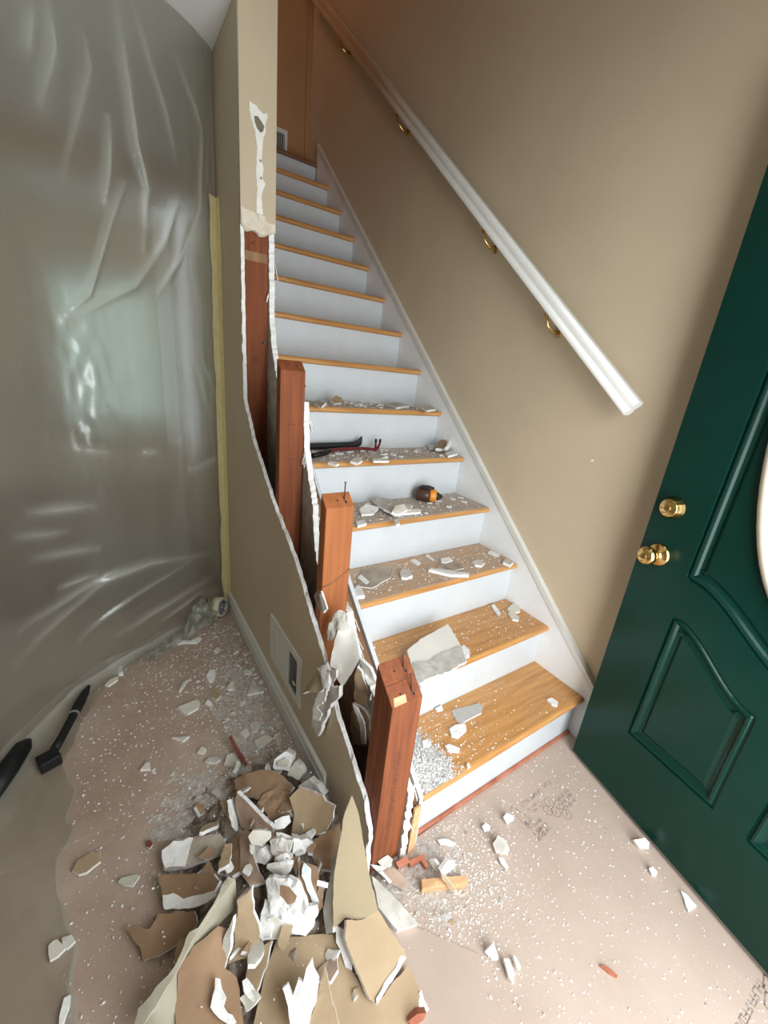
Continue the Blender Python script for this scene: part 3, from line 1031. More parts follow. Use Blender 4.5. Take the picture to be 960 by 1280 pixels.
bm.faces.new(gv)
bm.faces.new(gb)
for i in range(64):
    bm.faces.new((gv[i], gv[(i + 1) % 64], gb[(i + 1) % 64], gb[i]))
from_bm('oval_glass', bm, 'frosted_glass', door)
kb = Vector(dp(0.062, 0.870))
kn = lathe('door_knob', [(0, 0.034), (0.004, 0.034), (0.010, 0.030), (0.012, 0.016), (0.026, 0.013), (0.034, 0.018), (0.042, 0.026), (0.052, 0.0275), (0.060, 0.025),
                         (0.065, 0.018), (0.066, 0.010)], kb, DN, 'brass', door)
kh = lathe('key_cylinder', [(0.0655, 0.0095), (0.0675, 0.0095), (0.0675, 0.007), (0.0668, 0.006)], kb, DN, 'brass_old', kn, 16)
kc = kb + DN * 0.0685
prism('keyhole', [(kc.x - 0.0008, kc.z - 0.005), (kc.x + 0.0008, kc.z - 0.005), (kc.x + 0.0008, kc.z + 0.005), (kc.x - 0.0008, kc.z + 0.005)], 'y', kc.y - 0.0008, kc.y + 0.0008, ['black_dark'], kn)
db = Vector(dp(0.058, 1.017))
dbl = lathe('deadbolt', [(0, 0.034), (0.003, 0.034), (0.010, 0.029), (0.013, 0.029), (0.016, 0.026), (0.024, 0.026), (0.026, 0.024), (0.027, 0.010)], db, DN, 'brass', door)
lathe('key_cylinder', [(0.027, 0.0095), (0.029, 0.0095), (0.029, 0.006), (0.0282, 0.005)], db, DN, 'brass_old', dbl, 16)
kc = db + DN * 0.0294
prism('keyhole', [(kc.x - 0.0008, kc.z - 0.004), (kc.x + 0.0008, kc.z - 0.004), (kc.x + 0.0008, kc.z + 0.004), (kc.x - 0.0008, kc.z + 0.004)], 'y', kc.y - 0.0008, kc.y + 0.0008, ['black_dark'], dbl)
bm = bmesh.new()
sw = [bm.verts.new(dp(u, v, h)) for u, v, h in ((0.004, DB, -0.002), (DW, DB, -0.002), (DW, DB, -0.04), (0.004, DB, -0.04))]
sv = [bm.verts.new((q.co.x, q.co.y, DB - 0.006)) for q in sw]
bm.faces.new(sw)
bm.faces.new(sv)
for i in range(4):
    bm.faces.new((sw[i], sw[(i + 1) % 4], sv[(i + 1) % 4], sv[i]))
from_bm('bottom_sweep', bm, 'weatherstrip', door)

# ------------------------------------------------------------------ plastic sheet
def spline(pts, n):
    P = [Vector(p) for p in pts]
    L = [0]
    for a, b in zip(P, P[1:]):
        L.append(L[-1] + (b - a).length)
    out = []
    for i in range(n):
        s = L[-1] * i / (n - 1)
        k = 0
        while k < len(P) - 2 and L[k + 1] < s:
            k += 1
        t = (s - L[k]) / (L[k + 1] - L[k])
        p0, p1, p2, p3 = P[max(k - 1, 0)], P[k], P[k + 1], P[min(k + 2, len(P) - 1)]
        out.append(0.5 * ((2 * p1) + (p2 - p0) * t + (2 * p0 - 5 * p1 + 4 * p2 - p3) * t * t + (3 * p1 - p0 - 3 * p2 + p3) * t * t * t))
    return out


NU, NV, NFL = 400, 290, 50
base = spline([(-0.980, 1.475), (-1.2, 1.33), (-1.45, 1.18), (-1.64, 1.06), (-1.80, 0.84), (-1.96, 0.52), (-2.15, 0.24), (-2.34, 0.06)], NU)
topc = spline([(-0.978, 1.47), (-1.10, 1.37), (-1.35, 1.25), (-1.60, 1.12), (-1.85, 0.90), (-2.05, 0.60), (-2.2, 0.32), (-2.34, 0.12)], NU)
flap = spline([(-1.02, 1.415), (-1.19, 1.29), (-1.44, 1.14), (-1.58, 1.00), (-1.655, 0.75), (-1.64, 0.60), (-1.635, 0.46), (-1.665, 0.38), (-1.61, 0.17), (-1.62, -0.05), (-1.66, -0.4)], NU)


CREASES = [[(0.2381, 0.8997), (0.2356, 0.8696), (0.2632, 0.8094), (0.2957, 0.7358)], [(0.1855, 0.9599), (0.183, 0.8796), (0.183, 0.8094), (0.1704, 0.7592), (0.183, 0.6789)], [(0.1654, 0.9699), (0.1378, 0.903), (0.1228, 0.8662), (0.1103, 0.8161)], [(0.0952, 0.9532), (0.0652, 0.913), (0.0451, 0.8796), (0.0576, 0.7692), (0.1128, 0.6789), (0.1654, 0.6187)], [(0.2055, 0.7525), (0.2331, 0.7057), (0.2857, 0.602), (0.3208, 0.5719)], [(0.1103, 0.7592), (0.1429, 0.699), (0.2055, 0.6254), (0.3258, 0.5619)], [(0.0576, 0.7625), (0.0877, 0.6923), (0.0752, 0.612)], [(0.0401, 0.7224), (0.0251, 0.6622), (0.0201, 0.5719)], [(0.0877, 0.5217), (0.0702, 0.4649), (0.0401, 0.3846)], [(0.0677, 0.5217), (0.0351, 0.4649)], [(0.3434, 0.3913), (0.2757, 0.3779)], [(0.2206, 0.3712), (0.1855, 0.3712)], [(0.0201, 0.3378), (0.1078, 0.3278)], [(0.0602, 0.1271), (0.218, 0.1639), (0.3283, 0.1672), (0.4035, 0.1572), (0.4687, 0.1538)], [(0.1905, 0.1572), (0.2882, 0.1739), (0.3559, 0.1438), (0.4361, 0.1237), (0.4837, 0.1104)], [(0.1228, 0.1304), (0.2682, 0.1104), (0.3684, 0.0736)], [(0.3183, 0.2977), (0.4236, 0.3144)], [(0.3659, 0.2676), (0.4486, 0.2876)], [(0.3183, 0.2241), (0.4261, 0.2475)], [(0.3258, 0.1806), (0.391, 0.1839)], [(0.2807, 0.9097), (0.2832, 0.8662), (0.3108, 0.8027)], [(0.3008, 0.8997), (0.3183, 0.8428)], [(0.0526, 0.0702), (0.203, 0.0569), (0.2932, 0.0468)], [(0.0927, 0.0468), (0.1955, 0.0268)], [(0.218, 0.8227), (0.2381, 0.7258)], [(0.0075, 0.9565), (0.005, 0.8528), (0.0175, 0.7793)]]

CU, CV = np.meshgrid(np.arange(NU) / (NU - 1) * 2.05, np.arange(1, NV + 1) / NV * 2.3)
CRH = np.zeros(CU.shape)
crr = np.random.default_rng(3)
for ln in CREASES:
    amp, wid = crr.uniform(0.010, 0.020), crr.uniform(0.008, 0.018)
    tot = len(ln) - 1
    best = np.full(CU.shape, 9.0)
    fade = np.zeros(CU.shape)
    for k in range(tot):
        ax, ay, bx, by = ln[k][0] * 2.05, ln[k][1] * 2.3, ln[k + 1][0] * 2.05, ln[k + 1][1] * 2.3
        ll = (bx - ax) ** 2 + (by - ay) ** 2 + 1e-9
        t = np.clip(((CU - ax) * (bx - ax) + (CV - ay) * (by - ay)) / ll, 0, 1)
        dd_ = np.hypot(CU - ax - t * (bx - ax), CV - ay - t * (by - ay))
        m = dd_ < best
        best = np.where(m, dd_, best)
        fade = np.where(m, np.sin(np.pi * np.clip((k + t) / tot, 0.06, 0.94)) ** 0.6, fade)
    CRH += amp * fade * np.exp(-np.abs(best / wid) ** 1.3)


def ridge(a):
    return 1.0 - abs(noise.noise(a))


verts = []
for j in range(NFL):
    t = j / (NFL - 1)
    for i in range(NU):
        p = flap[i].lerp(base[i], t)
        q = Vector((p.x * 9, p.y * 9, 3.1))
        z = 0.004 + 0.010 * max(0, noise.noise(q)) + 0.030 * max(0, ridge(Vector((p.x * 6 + p.y * 3, p.y * 1.6, 7))) - 0.78) * min(1, 3 * t + .2)
        wob = 0.02 * noise.noise(Vector((p.x * 14, p.y * 14, 9))) * (1 - t)
        z += 0.06 * t ** 4
        verts.append((p.x + wob, p.y + wob, z))
for j in range(1, NV + 1):
    v = j / NV
    for i in range(NU):
        u = i / (NU - 1)
        b, tp = base[i], topc[i]
        p = b.lerp(tp, v)
        z = 0.064 + (CEIL - 0.066) * v
        # billow towards the foyer in the middle, folds gathered at the tape and the ceiling
        edge = min(1.0, u * 8) * min(1.0, (1 - v) * 6)
        bul = 0.05 * math.sin(math.pi * v) * math.sin(math.pi * min(1, u * 1.1))
        h = 0.020 * noise.noise(Vector((u * 7 + 0.6 * v, v * 1.3, 1.0))) * (0.3 + v) + 0.008 * noise.noise(Vector((u * 17 - 1.0 * v, v * 1.8, 4.0)))
        h += CRH[j - 1, i]
        # small crumple patch
        cr = math.exp(-((u - 0.30) / 0.05) ** 2 - ((v - 0.46) / 0.10) ** 2)
        h += 0.011 * cr * noise.noise(Vector((u * 60, v * 34, 2)))
        nearw = math.exp(-(u / 0.06) ** 2)
        h += 0.020 * nearw * noise.noise(Vector((u * 70, v * 14, 6)))
        h += 0.003 * noise.noise(Vector((u * 24, v * 16, 30)))
        nx, ny = 0.55, -0.83
        hh = (h + bul) * max(edge, 0.12)
        verts.append((p.x + nx * hh, p.y + ny * hh, min(z, CEIL - 0.003)))
faces = []
NR = NFL + NV
for j in range(NR - 1):
    for i in range(NU - 1):
        a = j * NU + i
        faces.append((a, a + NU, a + NU + 1, a + 1))
me = bpy.data.meshes.new('plastic_sheet')
me.from_pydata(verts, [], faces)
me.polygons.foreach_set('use_smooth', [True] * len(faces))
fold = np.zeros((NR * NU, 4), dtype=np.float32)
for k in range(NFL * NU):
    j, i = divmod(k, NU)
    t = j / (NFL - 1)
    vx = verts[k]
    hz = max(0.0, noise.noise(Vector((vx[0] * 7, vx[1] * 4, 2.0))) + 0.25 * noise.noise(Vector((vx[0] * 30, vx[1] * 22, 5.0))))
    fold[k] = (min(1, 0.8 * max(0, hz - 0.12) + 22 * max(0, vx[2] - 0.011) * (t < 0.9) + (0.5 if t < 0.04 else 0)), (1 - t ** 3) * 0.9, 0, 1)
fold[NFL * NU:, 0] = np.clip(CRH * 55, 0, 1).ravel()  # highlights along the creases painted as whiter film
fold[NFL * NU:, 1] = np.clip(0.55 - (CV - 0.064) * 0.9, 0, 0.4).ravel()
ca = me.color_attributes.new('film', 'FLOAT_COLOR', 'POINT')
ca.data.foreach_set('color', fold.ravel())
ps = link('plastic_sheet', me, 'plastic_film')
tag(ps, 'translucent plastic dust sheet hung from the ceiling and trailing on the floor', 'plastic sheet')

# crumpled plastic bunch at the sheet foot
bm = bmesh.new()
n1, n2 = 46, 30
g = []
for i in range(n1):
    row = []
    for j in range(n2):
        u, v = i / (n1 - 1), j / (n2 - 1)
        x = -1.06 - 0.34 * u
        y = 1.40 - 0.22 * u - 0.10 * (v - 0.3)
        hgt = 0.15 * math.exp(-((u - 0.22) / 0.25) ** 2) * math.sin(math.pi * v) + 0.008
        z = hgt * (0.6 + 0.9 * ridge(Vector((u * 7, v * 5, 3))) - 0.5) + 0.012 * abs(noise.noise(Vector((u * 16, v * 11, 8))))
        row.append(bm.verts.new((x + 0.02 * noise.noise(Vector((u * 8, v * 8, 1))), y + 0.02 * noise.noise(Vector((u * 8, v * 8, 5))), max(0.008, z + 0.006))))
    g.append(row)
for i in range(n1 - 1):
    for j in range(n2 - 1):
        f = bm.faces.new((g[i][j], g[i + 1][j], g[i + 1][j + 1], g[i][j + 1]))
        f.smooth = True
gf = from_bm('gathered_folds', bm, 'plastic_film', ps, True)
ca = gf.data.color_attributes.new('film', 'FLOAT_COLOR', 'POINT')
for k, v in enumerate(gf.data.vertices):
    q = max(0, noise.noise(v.co * 40) * 1.4 + 0.35)
    ca.data[k].color = (min(q, 1), 0.55, 0, 1)  # bright reflections on the crumples painted as milky film
# tape: vertical strip on the wall and one along the ceiling corner
bm = bmesh.new()
N = 90
ra, rb = [], []
for k in range(N):
    t = k / (N - 1)
    z = 0.035 + t * (1.86)
    w0 = 0.017 + 0.006 * noise.noise(Vector((t * 14, 0, 0)))
    c0 = 1.462 + 0.006 * noise.noise(Vector((t * 6, 3, 0)))
    xx = WX - 0.007 - 0.004 * abs(noise.noise(Vector((t * 22, 8, 0))))
    wv_ = 0.010 * noise.noise(Vector((t * 17, 1, 4)))
    ra.append([bm.verts.new((WX - 0.002, c0 - 0.036 + wv_ * .5, z)), bm.verts.new((WX - 0.010, c0 - 0.006, z)), bm.verts.new((WX - 0.040 + wv_, c0 - 0.030 + wv_ * .5, z))])
for a, b in zip(ra, ra[1:]):
    for q in range(2):
        bm.faces.new((a[q], a[q + 1], b[q + 1], b[q]))
tp = from_bm('masking_tape', bm, 'tape_yellow')
so = tp.modifiers.new('thick', 'SOLIDIFY')
so.thickness = 0.0012
so.offset = 0
tag(tp, 'wrinkled yellow masking tape strip sealing the plastic to the wall', 'tape')
# tape roll
rc = Vector((-1.045, 1.385, 0.052))
rax = Vector((0.72, -0.68, 0.12)).normalized()
rl = lathe('tape_roll', [(-0.024, 0.040), (-0.024, 0.050), (0.024, 0.050), (0.024, 0.040), (-0.024, 0.040)], rc, rax, 'tape_roll', None, 36)
tag(rl, 'roll of pale yellow tape lying at the foot of the tape strip', 'tape roll')
lathe('core', [(-0.0235, 0.0365), (-0.0235, 0.040), (0.0243, 0.040), (0.0243, 0.0365), (-0.0235, 0.0365)], rc, rax, 'core_print', rl, 36)
lathe('wrapper', [(0.010, 0.0005), (0.010, 0.0364), (0.012, 0.0364), (0.012, 0.0005)], rc, rax, 'core_print', rl, 30)

# black pole pieces on the plastic foot
bp_ = empty('support_pole', (-1.66, 0.88, 0.03))
tag(bp_, 'black tapered pole with a square clamp lying on the plastic foot', 'pole')
tube('shaft', [(-1.600, 1.052, 0.034), (-1.612, 1.015, 0.034), (-1.625, 0.975, 0.034), (-1.640, 0.925, 0.033), (-1.642, 0.92, 0.033), (-1.672, 0.825, 0.033), (-1.690, 0.775, 0.033)],
     [0.006, 0.014, 0.017, 0.0165, 0.0135, 0.0135, 0.014], 'black_steel', bp_, 14)
tube('ring', [(-1.641, 0.923, 0.033), (-1.6425, 0.917, 0.033)], 0.0182, 'weatherstrip', bp_, 14)
cl = box('clamp', (-0.028, -0.024, -0.018), (0.028, 0.024, 0.022), 'black_steel', None, 0.004)
cl.rotation_euler = (0, 0, 0.35)
cl.location = (-1.700, 0.748, 0.026)
part_of(cl, bp_)
fo = empty('floor_pole', (-1.80, 0.80, 0))
tag(fo, 'dark pole end half hidden under the plastic at the left frame edge', 'pole')
part_of(tube('shaft', [(-1.760, 0.865, 0.03), (-1.775, 0.83, 0.034), (-1.80, 0.76, 0.034), (-1.83, 0.68, 0.034)], [0.012, 0.028, 0.030, 0.028], 'black_steel', None, 12), fo)
part_of(lathe('end_cap', [(0, 0.0285), (0.02, 0.0285), (0.022, 0.022)], (-1.83, 0.68, 0.034), (-0.35, -0.93, 0), 'tool_black', None, 14), fo)

# ------------------------------------------------------------------ tools on the treads
T5 = 5 * RISE
pb = empty('pry_bar', (-0.62, 1.02, T5))
tag(pb, 'flat black pry bar lying against the riser on the fifth tread', 'pry bar')
bm = bmesh.new()
secs = [(-0.785, .956, .986), (-0.70, .956, .987), (-0.60, .957, .989), (-0.54, .959, .990), (-0.51, .962, .993), (-0.492, .966, .999), (-0.478, .972, 1.012), (-0.474, .985, 1.016)]
rg_ = []
for x, z0, z1 in secs:
    rg_.append([bm.verts.new((x, 1.012, z0 + .004)), bm.verts.new((x, 1.010, (z0 + z1) / 2)), bm.verts.new((x, 1.014, z1)), bm.verts.new((x, 1.024, z1)), bm.verts.new((x, 1.028, (z0 + z1) / 2)), bm.verts.new((x, 1.024, z0 + .004))])
for a, b in zip(rg_, rg_[1:]):
    for k in range(6):
        bm.faces.new((a[k], a[(k + 1) % 6], b[(k + 1) % 6], b[k]))
bm.faces.new(rg_[0])
bm.faces.new(rg_[-1])
part_of(from_bm('bar', bm, 'black_steel'), pb)
part_of(box('claw_notch', (-0.4775, 1.0165, 0.992), (-0.4725, 1.0195, 1.0145), 'dark_metal'), pb)
rbz = T5 + 0.012
wb = empty('wrecking_bar', (-0.6, 0.95, T5))
tag(wb, 'thin dark red wrecking bar with an upturned split claw on the fifth tread', 'wrecking bar')
part_of(tube('shaft', [(-0.76, 0.900, rbz), (-0.70, 0.93, rbz), (-0.66, 0.965, rbz + .004), (-0.60, 0.975, rbz + .006), (-0.52, 0.985, rbz + .006), (-0.47, 0.988, rbz + .004), (-0.435, 0.988, rbz - .001), (-0.415, 0.988, rbz - .001), (-0.405, 0.989, rbz + .008)],
             [0.007, 0.008, 0.009, 0.009, 0.009, 0.009, 0.0095, 0.010, 0.010], 'red_paint', None, 8, flat=(0.8, 1.2)), wb)
part_of(tube('grip', [(-0.77, 0.892, rbz), (-0.70, 0.93, rbz), (-0.665, 0.96, rbz + .004)], 0.0105, 'black_steel', None, 8), wb)
for s in (-1, 1):
    cb = tube('claw', [(-0.407 + s * .006, 0.989, rbz + .004), (-0.402 + s * .010, 0.990, rbz + .022), (-0.400 + s * .012, 0.993, rbz + .042)], [0.006, 0.007, 0.005], 'red_paint', None, 8, flat=(0.6, 1.1))
    part_of(cb, wb)
    t2 = tube('claw_tip', [(-0.401 + s * .0113, 0.9915, rbz + .032), (-0.400 + s * .012, 0.993, rbz + .047)], [0.0068, 0.0055], 'black_steel', None, 8, flat=(0.7, 1.15))
    part_of(t2, wb)
T4 = 4 * RISE
ht = empty('hand_tool', (-0.25, 0.775, T4))
tag(ht, 'stubby dark hand tool with an orange collar on the fourth tread', 'hand tool')
ta, tb = Vector((-0.292, 0.808, T4 + 0.032)), Vector((-0.205, 0.738, T4 + 0.0322))
tx = (tb - ta).normalized()
L_ = (tb - ta).length
part_of(lathe('body', [(0, 0.014), (0.004, 0.024), (0.012, 0.029), (0.050, 0.030), (0.070, 0.029)], ta, tx, 'tool_brown', None, 22), ht)
part_of(lathe('collar', [(0.068, 0.0295), (0.072, 0.031), (0.090, 0.029), (0.098, 0.024)], ta, tx, 'tool_orange', None, 22), ht)
part_of(lathe('chuck', [(0.097, 0.020), (0.108, 0.017), (0.112, 0.012), (0.122, 0.010)], ta, tx, 'tool_black', None, 16), ht)
part_of(tube('bit', [ta + tx * 0.12, ta + tx * 0.128 - Vector((0, 0, .003))], 0.004, 'dark_metal', None, 6), ht)
upv = Vector((0.35, 0.0, 0.95))
part_of(tube('clip', [ta + tx * 0.005 + upv * 0.026, ta + tx * 0.02 + upv * 0.036, ta + tx * 0.05 + upv * 0.037, ta + tx * 0.075 + upv * 0.032], [0.009, 0.011, 0.011, 0.009], 'tool_black', None, 10, flat=(0.7, 1.5)), ht)

# ------------------------------------------------------------------ rubble mound under the heap (uncountable)
bm = bmesh.new()
n1 = 70
gg = []
for i in range(n1):
    row = []
    for j in range(n1):
        x = -1.50 + 0.56 * i / (n1 - 1)
        y = -0.30 + 0.78 * j / (n1 - 1)
        dx_, dy_ = (x + 1.17) / 0.22, (y - 0.10) / 0.30
        h = 0.105 * math.exp(-(dx_ ** 2 + dy_ ** 2) * 1.25)
        h = h * (0.75 + 0.5 * noise.noise(Vector((x * 22, y * 22, 0)))) + 0.012 * noise.noise(Vector((x * 60, y * 60, 4))) - 0.014
        row.append(bm.verts.new((x, y, h)))
    gg.append(row)
for i in range(n1 - 1):
    for j in range(n1 - 1):
        if max(v.co.z for v in (gg[i][j], gg[i + 1][j], gg[i + 1][j + 1], gg[i][j + 1])) > -0.004:
            bm.faces.new((gg[i][j], gg[i + 1][j], gg[i + 1][j + 1], gg[i][j + 1]))
bmesh.ops.delete(bm, geom=[v for v in bm.verts if not v.link_faces], context='VERTS')
mo = from_bm('rubble_mound', bm, 'rubble')
tag(mo, 'mound of broken plaster rubble and dust under the drywall heap', 'rubble', kind='stuff')

# drift of dust at the left of the bottom tread
bm = bmesh.new()
gg = []
for i in range(60):
    row = []
    for j in range(50):
        x = -0.80 + 0.24 * i / 59
        y = -0.02 + 0.225 * j / 49
        h = 0.030 * math.exp(-(((x + 0.785) / 0.085) ** 2 + ((y - 0.07) / 0.085) ** 2)) + 0.003 * noise.noise(Vector((x * 210, y * 210, 0))) + 0.004 * noise.noise(Vector((x * 37, y * 41, 2))) - 0.0028
        row.append(bm.verts.new((x, y, RISE + h)))
    gg.append(row)
for i in range(59):
    for j in range(49):
        q = (gg[i][j], gg[i + 1][j], gg[i + 1][j + 1], gg[i][j + 1])
        if max(v.co.z for v in q) > RISE + 0.0006:
            bm.faces.new(q)
bmesh.ops.delete(bm, geom=[v for v in bm.verts if not v.link_faces], context='VERTS')
dd = from_bm('dust_drift', bm, 'dust_drift')
tag(dd, 'drift of grey plaster grit at the left of the bottom tread', 'dust', kind='stuff')

